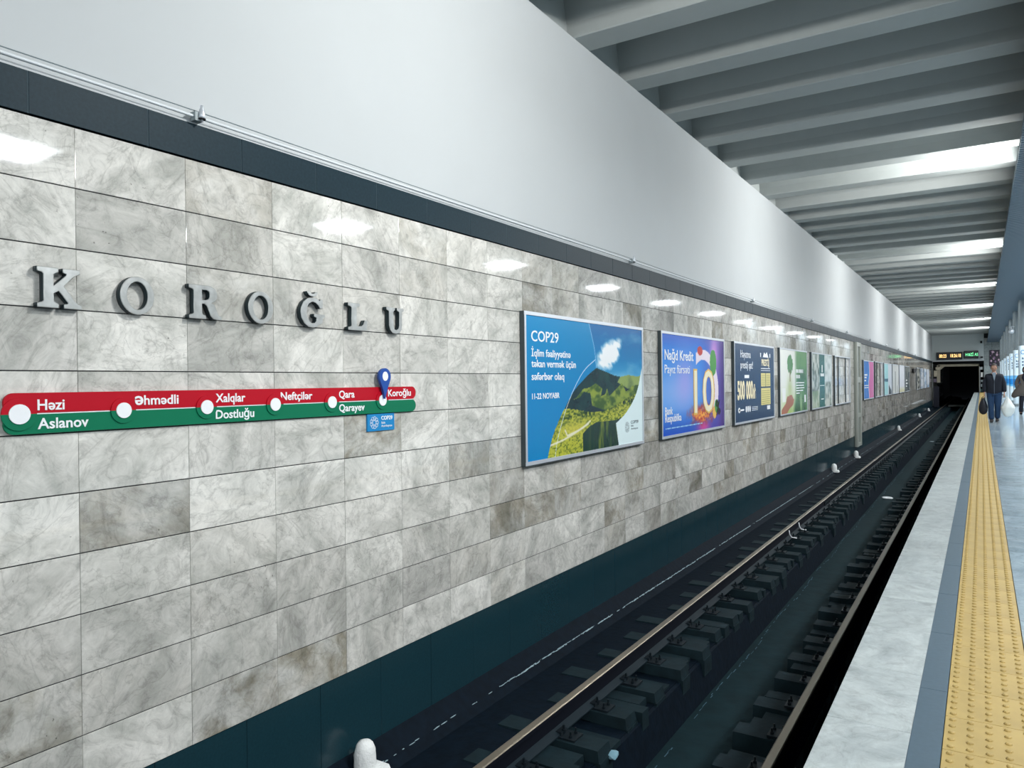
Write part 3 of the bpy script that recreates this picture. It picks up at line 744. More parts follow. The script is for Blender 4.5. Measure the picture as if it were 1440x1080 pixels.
# ------------------------------------------------------------------ line diagram sign
def stad(y0, y1, z0, z1, r0, r1, n=8):
    """rectangle with rounded ends/corners (r0 left, r1 right radius)"""
    p = []
    for cy, cz, r, a0 in ((y1-r1, z0+r1, r1, -90), (y1-r1, z1-r1, r1, 0), (y0+r0, z1-r0, r0, 90), (y0+r0, z0+r0, r0, 180)):
        for i in range(n+1):
            a = math.radians(a0+90*i/n); p.append((cy+r*math.cos(a), cz+r*math.sin(a)))
    return p
sg = empty('line_map_sign', (WX, 3.08, 1.25)); tag(sg, 'long red and green metro line sign with white station dots under the steel letters', 'sign')
def cut_circle(y0, y1, z0, z1, up_):
    return stad(y0, y1, z0, z1, .040, .040)
t = MB(); t.prism_x(stad(1.632, 4.535, 1.2545, 1.349, .045, .045), WX+.006, WX+.020); keep(t.build('red_bar', M_RED), sg)
t = MB(); t.prism_x(stad(1.632, 4.535, 1.158, 1.2485, .045, .045), WX+.006, WX+.020); keep(t.build('green_bar', M_GREEN), sg)
DY = [1.695, 2.187, 2.674, 3.160, 3.642, 4.147]
for k, y in enumerate(DY):
    rr0 = .076 if k == 0 else .066
    t = MB()
    t.prism_x([(y+rr0*math.cos(a), 1.2515+rr0*math.sin(a)) for a in np.linspace(0, math.pi, 17)], WX+.019, WX+.026, 0)
    t.prism_x([(y+rr0*math.cos(a), 1.2515+rr0*math.sin(a)) for a in np.linspace(math.pi, 2*math.pi, 17)], WX+.019, WX+.026, 1)
    d = keep(t.build('station_disc', [M_RED, M_GREEN]), sg)
    rw = .046 if k == 0 else .040
    t = MB(); t.prism_x([(y+rw*math.cos(a), 1.2515+rw*math.sin(a)) for a in np.linspace(0, 2*math.pi, 24, endpoint=False)], WX+.026, WX+.031)
    o = t.build('white_dot', M_SIGNW, d)
    if k < 5:
        t = MB(); t.box(WX+.012, WX+.0175, y+rr0, DY[k+1]-.066, 1.2485, 1.2545); keep(t.build('white_line', M_SIGNW), sg)
t = MB(); t.box(WX+.012, WX+.0175, 4.213, 4.50, 1.2485, 1.2545); keep(t.build('white_line', M_SIGNW), sg)
SX = WX+.0212
for body, y, z, wd in (('Həzi', 1.775, 1.268, .122), ('Aslanov', 1.775, 1.180, .235), ('Əhmədli', 2.250, 1.277, .250), ('Xalqlar', 2.735, 1.277, .205),
                       ('Dostluğu', 2.735, 1.182, .268), ('Neftçilər', 3.208, 1.277, .262), ('Qara', 3.712, 1.279, .150), ('Qarayev', 3.712, 1.185, .250), ('Koroğlu', 4.213, 1.279, .262)):
    text_mb(body, .071, y, z, SX, M_SIGNW, 'lettering', sg, width=wd, bold=.0012)
# blue location pin
pn = empty('location_pin', (WX+.03, 4.150, 1.40)); tag(pn, 'blue drop-shaped pin marker with a white dot at the last station', 'pin marker')
pp = [(4.150+.062*math.cos(a), 1.425+.062*math.sin(a)) for a in np.linspace(math.radians(-28), math.radians(208), 22)]+[(4.125, 1.335), (4.150, 1.262), (4.175, 1.335)]
t = MB(); t.prism_x(pp, WX+.031, WX+.052); keep(t.build('drop', M_BLUE), pn)
t = MB(); t.prism_x([(4.150+.030*math.cos(a), 1.428+.034*math.sin(a)) for a in np.linspace(0, 2*math.pi, 20, endpoint=False)], WX+.052, WX+.054); keep(t.build('white_dot', M_SIGNW), pn)
# little blue plate
pl = empty('event_plate', (WX, 4.14, 1.03)); tag(pl, 'small blue plate with white emblem and lettering under the line sign', 'plate')
t = MB(); t.box(WX, WX+.012, 3.998, 4.290, 1.028, 1.152); keep(t.build('panel', M_SKYB), pl)
t = MB()
def ringlets(t, cy, cz, R, x, r_, n=9, th=.003):
    for k in range(n):
        a = 2*math.pi*k/n; ry = cy+R*math.cos(a); rz = cz+R*math.sin(a); q = len(t.v); m = 12
        for i in range(m):
            b_ = 2*math.pi*i/m
            t.v += [(x, ry+r_*math.cos(b_), rz+r_*math.sin(b_)), (x, ry+(r_-th)*math.cos(b_), rz+(r_-th)*math.sin(b_))]
        for i in range(m):
            j = (i+1) % m; t.f.append((q+2*i, q+2*j, q+2*j+1, q+2*i+1)); t.m.append(0)
ringlets(t, 4.070, 1.090, .030, WX+.0128, .016)
keep(t.build('emblem', M_SIGNW), pl)
text_mb('COP29', .040, 4.145, 1.107, WX+.013, M_SIGNW, 'lettering', pl, width=.122, bold=.0008)
text_mb('Bakı\nAzərbaycan', .024, 4.145, 1.078, WX+.013, M_SIGNW, 'lettering', pl, width=.118)

# ------------------------------------------------------------------ posters
def frame(y0, y1, z0, z1, label, name='advert_poster', fm=None, side=None, bars=True, th=.055, fw_=.035):
    e = empty(name, (WX, (y0+y1)/2, z0)); tag(e, label, 'poster' if name == 'advert_poster' else 'frame', 'advert frames along the tiled wall')
    xa, xb = WX+.002, WX+th
    fm = fm or M_ALU
    for q in ((y0, y1, z1-fw_, z1), (y0, y1, z0, z0+fw_)):
        t = MB(); t.box(xa, xb, q[0], q[1], q[2], q[3]); keep(t.build('frame_bar', [fm]), e)
    t = MB(); t.box(xa, xb-.0005, y1-fw_, y1, z0+fw_, z1-fw_); keep(t.build('frame_bar', [fm]), e)
    t = MB(); t.box(xa, xb, y0+.004, y0+fw_, z0+fw_, z1-fw_); t.box(xa, xb-.004, y0-.002, y0+.004, z0, z1, 1); keep(t.build('frame_bar', [fm, M_ALUD]), e)
    t = MB(); t.box(xa, xb+.001, y0, y1, z0-.008, z0); keep(t.build('shadow_strip', M_ALUD), e)  # dark strip painting the shadow line under the frame
    return e
def painted(e, y0, y1, z0, z1, ny, nz, fn, x=None, gloss=.25, name='print'):
    """flat print: a fine grid whose vertices are coloured by fn(Y, Z) -> rgb (srgb 0..1)"""
    x = x if x is not None else WX+.046
    Yg, Zg = np.meshgrid(np.linspace(y0, y1, ny), np.linspace(z0, z1, nz))
    rgb = np.clip(fn(Yg, Zg), 0, 1)
    lin = np.where(rgb <= .04045, rgb/12.92, ((rgb+.055)/1.055)**2.4)
    v = np.stack([np.full(Yg.size, x), Yg.ravel(), Zg.ravel()], 1)
    i = np.arange(ny*(nz-1)).reshape(nz-1, ny)[:, :-1].ravel()
    f = np.stack([i, i+1, i+1+ny, i+ny], 1)
    me = bpy.data.meshes.new(name); me.from_pydata(v.tolist(), [], f.tolist())
    at = me.attributes.new('ink', 'FLOAT_COLOR', 'POINT')
    at.data.foreach_set('color', np.concatenate([lin.reshape(-1, 3), np.ones((Yg.size, 1))], 1).astype(np.float32).ravel())
    if 'printed ink' not in MATS:
        m = bpy.data.materials.new('printed ink'); m.use_nodes = True; n = m.node_tree.nodes
        a = n.new('ShaderNodeAttribute'); a.attribute_name = 'ink'; m.node_tree.links.new(a.outputs['Color'], n['Principled BSDF'].inputs['Base Color'])
        n['Principled BSDF'].inputs['Roughness'].default_value = gloss; n['Principled BSDF'].inputs['Specular IOR Level'].default_value = .25; MATS['printed ink'] = m
    me.materials.append(MATS['printed ink']); me.update()
    o = bpy.data.objects.new(name, me); COL.objects.link(o); keep(o, e)
    t = MB(); t.box(WX+.002, x-.002, y0-.01, y1+.01, z0-.01, z1+.01); keep(t.build('backing', M_ALUD), e)
    return o
def hexc(h): return np.array([int(h[i:i+2], 16)/255 for i in (0, 2, 4)])
def inpoly(Yg, Zg, poly):
    c = np.zeros(Yg.shape, bool); n = len(poly)
    for i in range(n):
        y1, z1 = poly[i]; y2, z2 = poly[(i+1) % n]
        if z1 == z2: continue
        k = ((z1 > Zg) != (z2 > Zg)) & (Yg < (y2-y1)*(Zg-z1)/(z2-z1)+y1); c ^= k
    return c
def fbm(Yg, Zg, s, seed=0, oct_=4):
    r = np.random.RandomState(seed); out = np.zeros(Yg.shape); amp = 1; tot = 0
    for o_ in range(oct_):
        g = r.rand(64, 64); u = Yg*s*(2**o_)+r.rand()*30; w_ = Zg*s*(2**o_)+r.rand()*30
        iu = np.floor(u).astype(int); iw = np.floor(w_).astype(int); fu = u-iu; fw__ = w_-iw
        fu = fu*fu*(3-2*fu); fw__ = fw__*fw__*(3-2*fw__)
        G = lambda a, b: g[a % 64, b % 64]
        out += amp*((G(iu, iw)*(1-fu)+G(iu+1, iw)*fu)*(1-fw__)+(G(iu, iw+1)*(1-fu)+G(iu+1, iw+1)*fu)*fw__); tot += amp; amp *= .5
    return out/tot
def mixm(a, c, m): m = m[..., None] if m.ndim == 2 else m; return a*(1-m)+c*m
def const(Yg, h): return np.ones(Yg.shape+(3,))*hexc(h)
def line(Yg, Zg, pts, w_):
    d = np.full(Yg.shape, 9.)
    for (a, b_), (c, d_) in zip(pts[:-1], pts[1:]):
        L2 = (c-a)**2+(d_-b_)**2; t_ = np.clip(((Yg-a)*(c-a)+(Zg-b_)*(d_-b_))/L2, 0, 1)
        d = np.minimum(d, np.hypot(Yg-a-t_*(c-a), Zg-b_-t_*(d_-b_)))
    return np.clip(1.5-d/w_, 0, 1)
def smooth_(p, k=2):
    for _ in range(k):
        q = [p[0]]
        for a, c in zip(p[:-1], p[1:]): q += [(a[0]*.75+c[0]*.25, a[1]*.75+c[1]*.25), (a[0]*.25+c[0]*.75, a[1]*.25+c[1]*.75)]
        q.append(p[-1]); p = q
    return p
e = frame(6.13, 9.10, .565, 2.060, 'large blue climate conference poster with green mountain, nearest the camera')
topc = smooth_([(7.53, 2.05), (7.611, 1.884), (7.685, 1.732), (7.719, 1.526)])
lowc = smooth_([(7.719, 1.526), (7.485, 1.439), (7.152, 1.276), (6.975, 1.119), (6.839, .997), (6.672, .819), (6.558, .58)])
whc = [(8.323, .58), (8.241, .868)]+smooth_([(8.241, .868), (8.513, .956), (8.803, 1.135), (8.955, 1.306), (9.009, 1.442), (9.10, 1.6)])
def cop(Yg, Zg):
    a = const(Yg, '0c80bd'); a = mixm(a, hexc('0b93c4'), np.clip((Zg-1.2)*.8, 0, 1)*.6)
    sky = const(Yg, '1b86bf'); sky = mixm(sky, hexc('0a66a6'), np.clip((Zg-1.5)*1.8, 0, 1)); sky = mixm(sky, hexc('7fbfe0'), np.clip(1.62-Zg, 0, .3)*2)
    cl = fbm(Yg*1.0+Zg*.8, Zg*2.0, 2.2, 3, 5); d = np.exp(-(((Yg-8.0-(Zg-1.6)*.5)/.30)**2+((Zg-1.66)/.18)**2)); d2 = np.exp(-(((Yg-8.22-(Zg-1.75)*1.2)/.22)**2+((Zg-1.74)/.16)**2)); cl = .5*cl+.5*fbm(Yg*1.6+Zg*2.4, Zg*1.2-Yg*.6, 7, 13, 4)
    sky = mixm(sky, hexc('f4f8fa'), np.clip(((d*1.2+d2*.8)*(cl*2.3)-.52)*1.7, 0, 1))
    sky = mixm(sky, hexc('b8dcee'), np.clip(fbm(Yg*1.0, Zg*3, 2, 9)-.55, 0, 1)*1.2)
    region_sky = (Zg > 1.3) & inpoly(Yg, Zg, topc+[(7.719, 1.2), (9.2, 1.2), (9.2, 2.2), (7.5, 2.2)])
    a = mixm(a, sky, region_sky.astype(float))
    ph = inpoly(Yg, Zg, lowc+[(8.323, .58)]+whc[1:]+[(9.1, 1.445), (8.9, 1.43), (8.62, 1.447), (8.39, 1.425), (8.21, 1.441), (7.92, 1.493), (7.72, 1.526)])
    hill = const(Yg, '123038'); n1 = fbm(Yg*1.5, Zg*2, 4, 1, 5); hill = mixm(hill, hexc('25504a'), np.clip(n1-.35, 0, 1)*1.2)
    far_ = inpoly(Yg, Zg, [(8.3, 1.36), (8.39, 1.43), (8.62, 1.45), (8.9, 1.43), (9.1, 1.5), (9.1, 1.2), (8.6, 1.28)])
    hill = mixm(hill, hexc('8fa45c'), far_*np.clip(.5+n1, 0, 1))
    lit = inpoly(Yg, Zg, [(7.15, 1.18), (7.22, 1.2), (7.38, 1.29), (7.50, 1.30), (7.56, 1.31), (7.70, 1.35), (7.87, 1.29), (7.83, 1.2), (7.95, 1.22), (8.0, 1.29), (8.06, 1.2), (8.165, 1.24), (8.43, 1.35), (8.55, 1.24), (8.75, 1.31), (9.0, 1.33), (9.0, 1.0), (7.9, 1.04), (7.6, 1.10), (7.56, 1.24), (7.40, 1.26), (7.3, 1.2)])
    gcol = mixm(const(Yg, '8a9c3e'), hexc('3c5a2c'), np.clip((fbm(Yg*1.2, Zg*2.4, 6, 5, 5)-.42)*4, 0, 1))
    hill = mixm(hill, gcol, lit.astype(float))
    mead = (Zg < 1.07+.06*np.sin(Yg*3)+.10*(Yg-7.6)*.6)
    mc = mixm(const(Yg, 'b5b83f'), hexc('4c6524'), np.clip((fbm(Yg*3, Zg*7, 10, 8, 5)-.48)*5, 0, 1))
    band_ = np.exp(-((Zg-(1.0+.12*(Yg-7.2)*.7))/.06)**2); mc = mixm(mc, hexc('1c3a22'), band_*np.clip((fbm(Yg*3, Zg*5, 9, 6, 3)-.35)*3, 0, 1))
    mc = mixm(mc, hexc('c9c04a'), np.exp(-(((Yg-7.15)/.35)**2+((Zg-.86)/.08)**2))*.8)
    hill = mixm(hill, mc, mead.astype(float))
    lake = inpoly(Yg, Zg, [(7.36, .80), (7.50, .86), (7.70, .91), (8.24, .905), (8.40, .93), (8.25, .82), (8.33, .56), (7.36, .56)])
    lk = mixm(const(Yg, '1b3a33'), hexc('6d7c35'), np.clip((fbm(Yg*5, Zg*1, 4, 4, 3)-.45)*4, 0, 1)*np.exp(-((Yg-7.85)/.25)**2))
    hill = mixm(hill, lk, lake.astype(float))
    for pts in ([(6.6, .72), (6.9, .76), (7.1, .80), (7.35, .86), (7.55, .93)], [(6.95, .86), (7.0, .80), (7.25, .84), (7.5, .90)]):
        hill = mixm(hill, hexc('e3dfc0'), line(Yg, Zg, pts, .010))
    a = mixm(a, hill, ph.astype(float))
    wh = inpoly(Yg, Zg, whc+[(9.2, 1.6), (9.2, .5), (8.323, .5)]); a = mixm(a, hexc('dff2f4'), wh.astype(float))
    a = mixm(a, hexc('e8f6ff'), line(Yg, Zg, smooth_([(7.701, 1.621), (7.411, 1.506), (7.189, 1.324), (7.01, 1.133), (6.87, .932), (6.767, .75), (6.725, .59)]), .0035))
    a = mixm(a, hexc('9fd8f5'), line(Yg, Zg, topc, .004))
    return a
painted(e, 6.165, 9.065, .60, 2.025, 330, 170, cop)
px = WX+.0475
for body, size, y, z, wd in (('COP29', .150, 6.268, 1.775, .555), ('İqlim fəaliyyətinə', .105, 6.268, 1.625, .82), ('təkan vermək üçün', .105, 6.268, 1.520, .94), ('səfərbər olaq', .105, 6.268, 1.393, .67), ('11-22 NOYABR', .080, 6.272, 1.205, .56)):
    text_mb(body, size, y, z, px, M_SIGNW, 'lettering', e, width=wd, bold=.0012)
t = MB(); ringlets(t, 8.575, .80, .045, px, .024, 9, .005); keep(t.build('emblem', mat('grey print', '9aa7ad', .4)), e)
text_mb('COP29', .055, 8.69, .838, px, mat('slate print', '46555d', .4), 'lettering', e, width=.235)
text_mb('Bakı\nAzərbaycan', .035, 8.69, .80, px, mat('grey print', '9aa7ad', .4), 'lettering', e, width=.22)

e = frame(9.75, 12.72, .565, 2.060, 'blue and purple bank poster with a big golden ten and autumn leaves')
def bank(Yg, Zg):
    u = (Yg-9.78)/2.9; v = (Zg-.6)/1.43
    a = mixm(const(Yg, '1f7fe0'), hexc('7fb0f2'), np.exp(-(((u-.2)/.45)**2+((v-.42)/.28)**2)))
    a = mixm(a, hexc('0d4fc4'), np.clip(.25-v, 0, .25)*4); a = mixm(a, hexc('0f49b8'), np.clip(v-.85, 0, .15)*5*(u < .9))
    a = mixm(a, hexc('6a3f9a'), np.clip((u-.55)*2.2, 0, 1)); a = mixm(a, hexc('2a1c66'), np.clip((u-.88)*7, 0, 1)*.8)
    a = mixm(a, hexc('b7a3ec'), np.exp(-(((u-.33)/.16)**2+((v-.55)/.3)**2))*.6)
    a = mixm(a, hexc('e79be0'), np.exp(-(((u-.82)/.08)**2+((v-.83)/.22)**2))*.8)
    a = mixm(a, hexc('cf4a9a'), np.exp(-(((u-.62)/.12)**2+((v-.03)/.08)**2)))
    r = np.hypot((u-.62)/.24, (v-.42)/.40); n = fbm(Yg*2, Zg*3, 5, 2)
    a = mixm(a, hexc('efe3ef'), (np.abs(r-1) < .14)*(u > .5)*1.0*(v > .2))
    a = mixm(a, hexc('4f9a4a'), ((np.hypot((u-.80)/.06, (v-.74)/.15) < 1) & (v < .88))*1.0)
    lv = np.exp(-(((u-.60)/.26)**2+((v-.17)/.12)**2)); a = mixm(a, hexc('b3302c'), np.clip(lv*2.2*n*1.3-.4, 0, 1)); a = mixm(a, hexc('e9893a'), np.clip(lv*2.5*fbm(Yg*3, Zg*5, 7, 12)-.75, 0, 1)*1.6)
    a = mixm(a, hexc('f4c34c'), (np.hypot((u-.82)/.035, (v-.17)/.07) < 1)*.9); a = mixm(a, hexc('3c8c3a'), (np.hypot((u-.86)/.04, (v-.24)/.08) < 1)*.9)
    a = mixm(a, hexc('c23a2e'), (np.hypot((u-.57)/.045, (v-.86)/.05) < 1)*.95)
    return a
painted(e, 9.785, 12.685, .60, 2.025, 200, 110, bank)
text_mb('Nağd Kredit', .205, 9.89, 1.665, px, M_SIGNW, 'lettering', e, width=1.22, bold=.003)
text_mb('Payız fürsəti', .175, 9.885, 1.475, px, M_SIGNW, 'lettering', e, width=1.05)
text_mb('Bank', .150, 9.885, .895, px, M_SIGNW, 'lettering', e, width=.30, bold=.002); text_mb('Respublika', .150, 9.885, .790, px, M_SIGNW, 'lettering', e, width=.66, bold=.002)
text_mb('10', .98, 11.10, .86, px+.001, mat('golden print', 'e8bb4a', .3), 'lettering', e, width=1.06, bold=.018)
text_mb('10', .95, 11.13, .87, px+.0035, mat('cream print', 'f8efcf', .3), 'lettering', e, width=.98)
text_mb('%', .34, 12.22, .80, px+.001, M_DARK, 'lettering', e, width=.25, bold=.006)
t = MB()
for q in range(26): t.box(px, px+.001, 9.9+.062*q, 9.9+.062*q+(.03, .05, .04)[q % 3], .69, .708)
stuff(keep(t.build('fine_print', M_LTBLUE), e))

e = frame(13.32, 16.33, .565, 2.060, 'navy blue prize poster with cream lettering and a yellow list')
def navy(Yg, Zg): return mixm(const(Yg, '17395c'), hexc('2c5278'), np.clip((Zg-1.4)*.7, 0, 1)*fbm(Yg, Zg, 2, 3))
painted(e, 13.355, 16.295, .60, 2.025, 30, 20, navy)
M_CREAM = mat('cream ink', 'f0e3bd', .4); M_YEL = mat('yellow ink', 'd9cf86', .4); M_LIST = mat('list ink', '8b8a50', .4)
text_mb('Həyatına\nprestij qat!', .20, 13.74, 1.78, px, M_SIGNW, 'lettering', e, width=.86)
text_mb('500 000₼', .46, 13.52, 1.02, px, M_CREAM, 'lettering', e, width=1.30, bold=.016)
t = MB(); t.box(px, px+.001, 14.0, 14.32, 1.40, 1.46); t.box(px, px+.001, 13.6, 13.95, .80, .83); t.box(px, px+.001, 15.7, 15.95, .76, .84)
for q in range(3): t.prism_x([(14.10+.13*q+.05*math.cos(a), .82+.06*math.sin(a)) for a in np.linspace(0, 6.28, 12, endpoint=False)], px, px+.001)
t.prism_x([(13.62+.07*math.cos(a), .815+.05*math.sin(a)) for a in np.linspace(0, 6.28, 12, endpoint=False)], px, px+.001)
for q in range(3): t.box(px, px+.001, 14.5, 14.95, .84-.03*q, .85-.03*q)
keep(t.build('print_marks', M_SIGNW), e)
text_mb('PRESTİJ', .18, 15.28, 1.65, px, M_CREAM, 'lettering', e, width=.62, bold=.004)
t = MB(); t.prism_x([(15.38, 1.82), (15.50, 1.92), (15.60, 1.88), (15.72, 1.93), (15.84, 1.82)], px, px+.001); t.box(px, px+.001, 15.22, 15.98, 1.585, 1.60); t.box(px, px+.001, 15.22, 15.98, 1.545, 1.555)
t.box(px, px+.001, 15.18, 15.24, 1.82, 1.90); t.box(px, px+.001, 15.94, 16.0, 1.82, 1.90); keep(t.build('print_marks', M_SIGNW), e)
t = MB(); t.box(px, px+.001, 15.22, 15.58, 1.23, 1.50); t.box(px, px+.001, 15.62, 15.99, 1.23, 1.50); t.box(px, px+.001, 15.22, 15.99, .86, 1.20)
for q in range(6): t.box(px+.001, px+.0015, 15.26, 15.55, 1.26+.038*q, 1.272+.038*q, 1); t.box(px+.001, px+.0015, 15.66, 15.94, 1.26+.038*q, 1.272+.038*q, 1)
for q in range(7): t.box(px+.001, px+.0015, 15.27, 15.94, .885+.042*q, .897+.042*q, 1)
keep(t.build('list_panels', [M_YEL, M_LIST]), e)

e = frame(16.87, 19.87, .57, 2.065, 'pale green poster with a leafy tree held on a hand', fw_=.03, fm=M_ALU)
def treep(Yg, Zg):
    u = (Yg-16.9)/2.94; v = (Zg-.6)/1.44
    a = mixm(const(Yg, 'eef0e8'), hexc('9fbf5a'), np.clip(.45-v, 0, .45)*1.9*np.exp(-((u-.3)/.3)**2)); n = fbm(Yg, Zg, 2.5, 4)
    g = mixm(const(Yg, '5f9455'), hexc('2e5f38'), np.clip((n-.35)*2+(.4-v), 0, 1)); g = mixm(g, hexc('9dbf8a'), np.exp(-(((u-.75)/.04)**2+((v-.12)/.2)**2)))
    a = mixm(a, g, np.clip((u-.50+.25*np.clip(.35-v, 0, 1))*9, 0, 1))
    a = mixm(a, hexc('3f7d3c'), (np.hypot((u-.345)/.10, (v-.78)/.15)+.5*(fbm(Yg*3, Zg*4, 5, 9)-.5) < 1)*.9)
    a = mixm(a, hexc('6b5b35'), (np.abs(u-.34) < .012)*(v < .68)*(v > .5)*1.0)
    a = mixm(a, hexc('a9b96a'), np.exp(-(((u-.33)/.09)**2+((v-.42)/.16)**2))*.6)
    hand = inpoly(u, v, [(.03, 0), (.03, .06), (.18, .16), (.24, .27), (.40, .28), (.48, .20), (.44, .12), (.30, .06), (.22, 0)]); a = mixm(a, hexc('a9664e'), hand*.95)
    a = mixm(a, hexc('f4f6f3'), ((np.abs(u-.12) < .055) & (np.abs(v-.29) < .11))*.95)
    return a
painted(e, 16.90, 19.84, .60, 2.035, 110, 70, treep)
t = MB(); rq = random.Random(2)
for zz, nn in ((1.52, 9), (1.39, 5)):
    for q in range(nn): t.box(px, px+.001, 18.55+.095*q, 18.55+.095*q+rq.uniform(.05, .075), zz, zz+.085)
for q in range(5): t.box(px, px+.001, 18.55, 18.55+(.95, .9, .95, .8, .4)[q], 1.27-.062*q, 1.295-.062*q)
t.box(px, px+.001, 19.5, 19.68, .80, .98); keep(t.build('print_marks', M_SIGNW), e)

e = frame(20.46, 23.53, .57, 2.065, 'city photo poster with a dark teal vertical stripe', fw_=.03)
def teal(Yg, Zg):
    u = (Yg-20.5)/3.0; n = fbm(Yg*1.5, Zg*1.5, 4, 6, 5)
    a = mixm(const(Yg, 'c9cfc6'), hexc('55685f'), np.clip((n-.45)*3, 0, 1)); a = mixm(a, hexc('e2ecee'), ((u > .62) & (Zg > 1.3))*.6); a = mixm(a, hexc('8fb07a'), ((u < .35) & (Zg < 1.05))*np.clip(n, 0, 1)*.7)
    return mixm(a, hexc('17645f'), ((u > .36) & (u < .62))*1.0)
painted(e, 20.49, 23.50, .60, 2.035, 90, 60, teal)
t = MB(); t.box(px, px+.001, 21.72, 22.25, 1.44, 1.52); t.box(px, px+.001, 21.9, 22.05, 1.55, 1.75); t.box(px, px+.001, 21.65, 22.3, 1.18, 1.195); t.box(px, px+.001, 21.8, 22.2, .80, .83); keep(t.build('print_marks', M_SIGNW), e)

def open_frame(y0, y1, label):
    e = frame(y0, y1, .57, 2.065, label, 'empty_poster_frame', fw_=.03)
    for k in (.27, .73):
        t = MB(); y = y0+(y1-y0)*k; t.box(WX+.004, WX+.03, y-.02, y+.02, .60, 2.035); keep(t.build('rail_bar', M_ALUD), e)
open_frame(24.08, 27.20, 'empty poster frame with tiles showing, just left of the wall duct')
# duct / expansion joint cover
e = empty('wall_duct', (WX+.06, 28.9, -1.05)); tag(e, 'tall pale metal duct with dark slots standing against the tiled wall', 'duct')
t = MB(); t.box(WX+.003, WX+.06, 28.38, 29.42, -1.02, 2.64); keep(t.build('back_plate', mat('duct plate', '7d847e', .5)), e)
for ya in (28.38, 29.24):
    t = MB(); t.box(WX+.06, WX+.11, ya, ya+.18, -1.02, 2.64); keep(t.build('side_strip', mat('duct strip', 'a0a59e', .45)), e)
for za, zb in ((2.50, 2.64), (1.22, 1.42), (.0, .14), (-1.02, -.90)):
    t = MB(); t.box(WX+.06, WX+.10, 28.56, 29.24, za, zb); keep(t.build('crosspiece', mat('duct strip', 'a0a59e', .45)), e)
for za, zb in ((1.42, 2.50), (.14, 1.22), (-.90, .0)):
    t = MB(); t.box(WX+.06, WX+.066, 28.56, 28.85, za, zb); keep(t.build('slot', M_ALUD), e)

def simple(y0, y1, label, fn, marks=(), ny=50, nz=40):
    e = frame(y0, y1, .56, 2.06, label, fw_=.04); painted(e, y0+.04, y1-.04, .60, 2.02, ny, nz, fn)
    if marks:
        t = MB()
        for q in marks: t.box(px, px+.001, *q)
        keep(t.build('print_marks', M_SIGNW), e)
    return e
simple(30.55, 33.60, 'blue and pink poster just beyond the wall duct', lambda Yg, Zg: mixm(mixm(const(Yg, '0a72cf'), hexc('d76aa8'), ((Yg-30.6)/3 > .52+.06*np.sin(Zg*5))*1.0), hexc('efe6f0'), line(Yg, Zg, [(32.2, 2.0), (32.25, 1.5), (32.0, 1.2), (32.15, .6)], .06)),
       [(30.8, 31.6, 1.47, 1.53), (30.8, 31.4, 1.37, 1.43), (30.8, 31.2, 1.26, 1.31), (30.75, 31.9, 1.08, 1.11), (30.75, 31.9, 1.0, 1.03)])
open_frame(34.12, 37.05, 'narrow-looking empty poster frame beyond the blue and pink poster')
simple(37.5, 40.85, 'pale cyan poster with a standing figure beyond the second empty frame', lambda Yg, Zg: mixm(mixm(mixm(const(Yg, 'a6dade'), hexc('dfe6ee'), (Yg > 39.2)*1.0), hexc('39424a'), inpoly(Yg, Zg, [(39.4, .6), (39.5, 1.1), (39.9, .95), (40.7, .75), (40.7, .6)])*1.0), hexc('3b6a7a'), ((Zg > 1.2) & (Zg < 1.33) & (Yg < 39.2))*1.0))
simple(41.2, 44.4, 'white poster with thin dark vertical marks', lambda Yg, Zg: mixm(const(Yg, 'e4e6e2'), hexc('5c6462'), ((np.abs(Yg-42.7) < .15) & (Zg < 1.7))*.6+((np.abs(Yg-43.6) < .12) & (Zg < 1.0))*.8))
simple(44.8, 48.0, 'whitish poster with a beige lower edge', lambda Yg, Zg: mixm(const(Yg, 'dfe3ea'), hexc('d9d6b0'), np.clip((.9-Zg)*5, 0, 1)))
simple(48.4, 51.5, 'dark grey poster with white squares', lambda Yg, Zg: mixm(const(Yg, '7e827c'), hexc('2c3236'), (fbm(Yg, Zg*2, 1.5, 3) > .5)*1.0), [(49.1, 49.8, 1.18, 1.28), (49.1, 50.0, 1.0, 1.1), (49.1, 49.7, .84, .92)])
b = MB(); b.box(WX+.002, WX+.12, 54.0, 56.2, 1.72, 1.95); tag(b.build('wall_box', M_DARK), 'small dark box on the tiled wall between the far posters', 'box')
simple(57.5, 60.6, 'grey poster with dark dots, first beyond the dark wall box', lambda Yg, Zg: mixm(const(Yg, 'a9aaa2'), hexc('4b4f4e'), (fbm(Yg, Zg*3, 2, 7) > .55)*1.0))
simple(61.3, 64.4, 'pale blue-white poster, third from the tunnel', lambda Yg, Zg: mixm(const(Yg, 'e9eef5'), hexc('9fb6cf'), (fbm(Yg*.5, Zg*2, 2, 8) > .55)*.7))
simple(65.0, 68.1, 'pale blue-white poster, second from the tunnel', lambda Yg, Zg: mixm(const(Yg, 'dfe9f5'), hexc('8da8c6'), (fbm(Yg*.5, Zg*2, 2, 18) > .5)*.7))
simple(68.7, 71.8, 'pale blue-white poster nearest the tunnel', lambda Yg, Zg: mixm(const(Yg, 'e6eefa'), hexc('7fa0c4'), np.clip((.9-Zg)*3, 0, 1)))

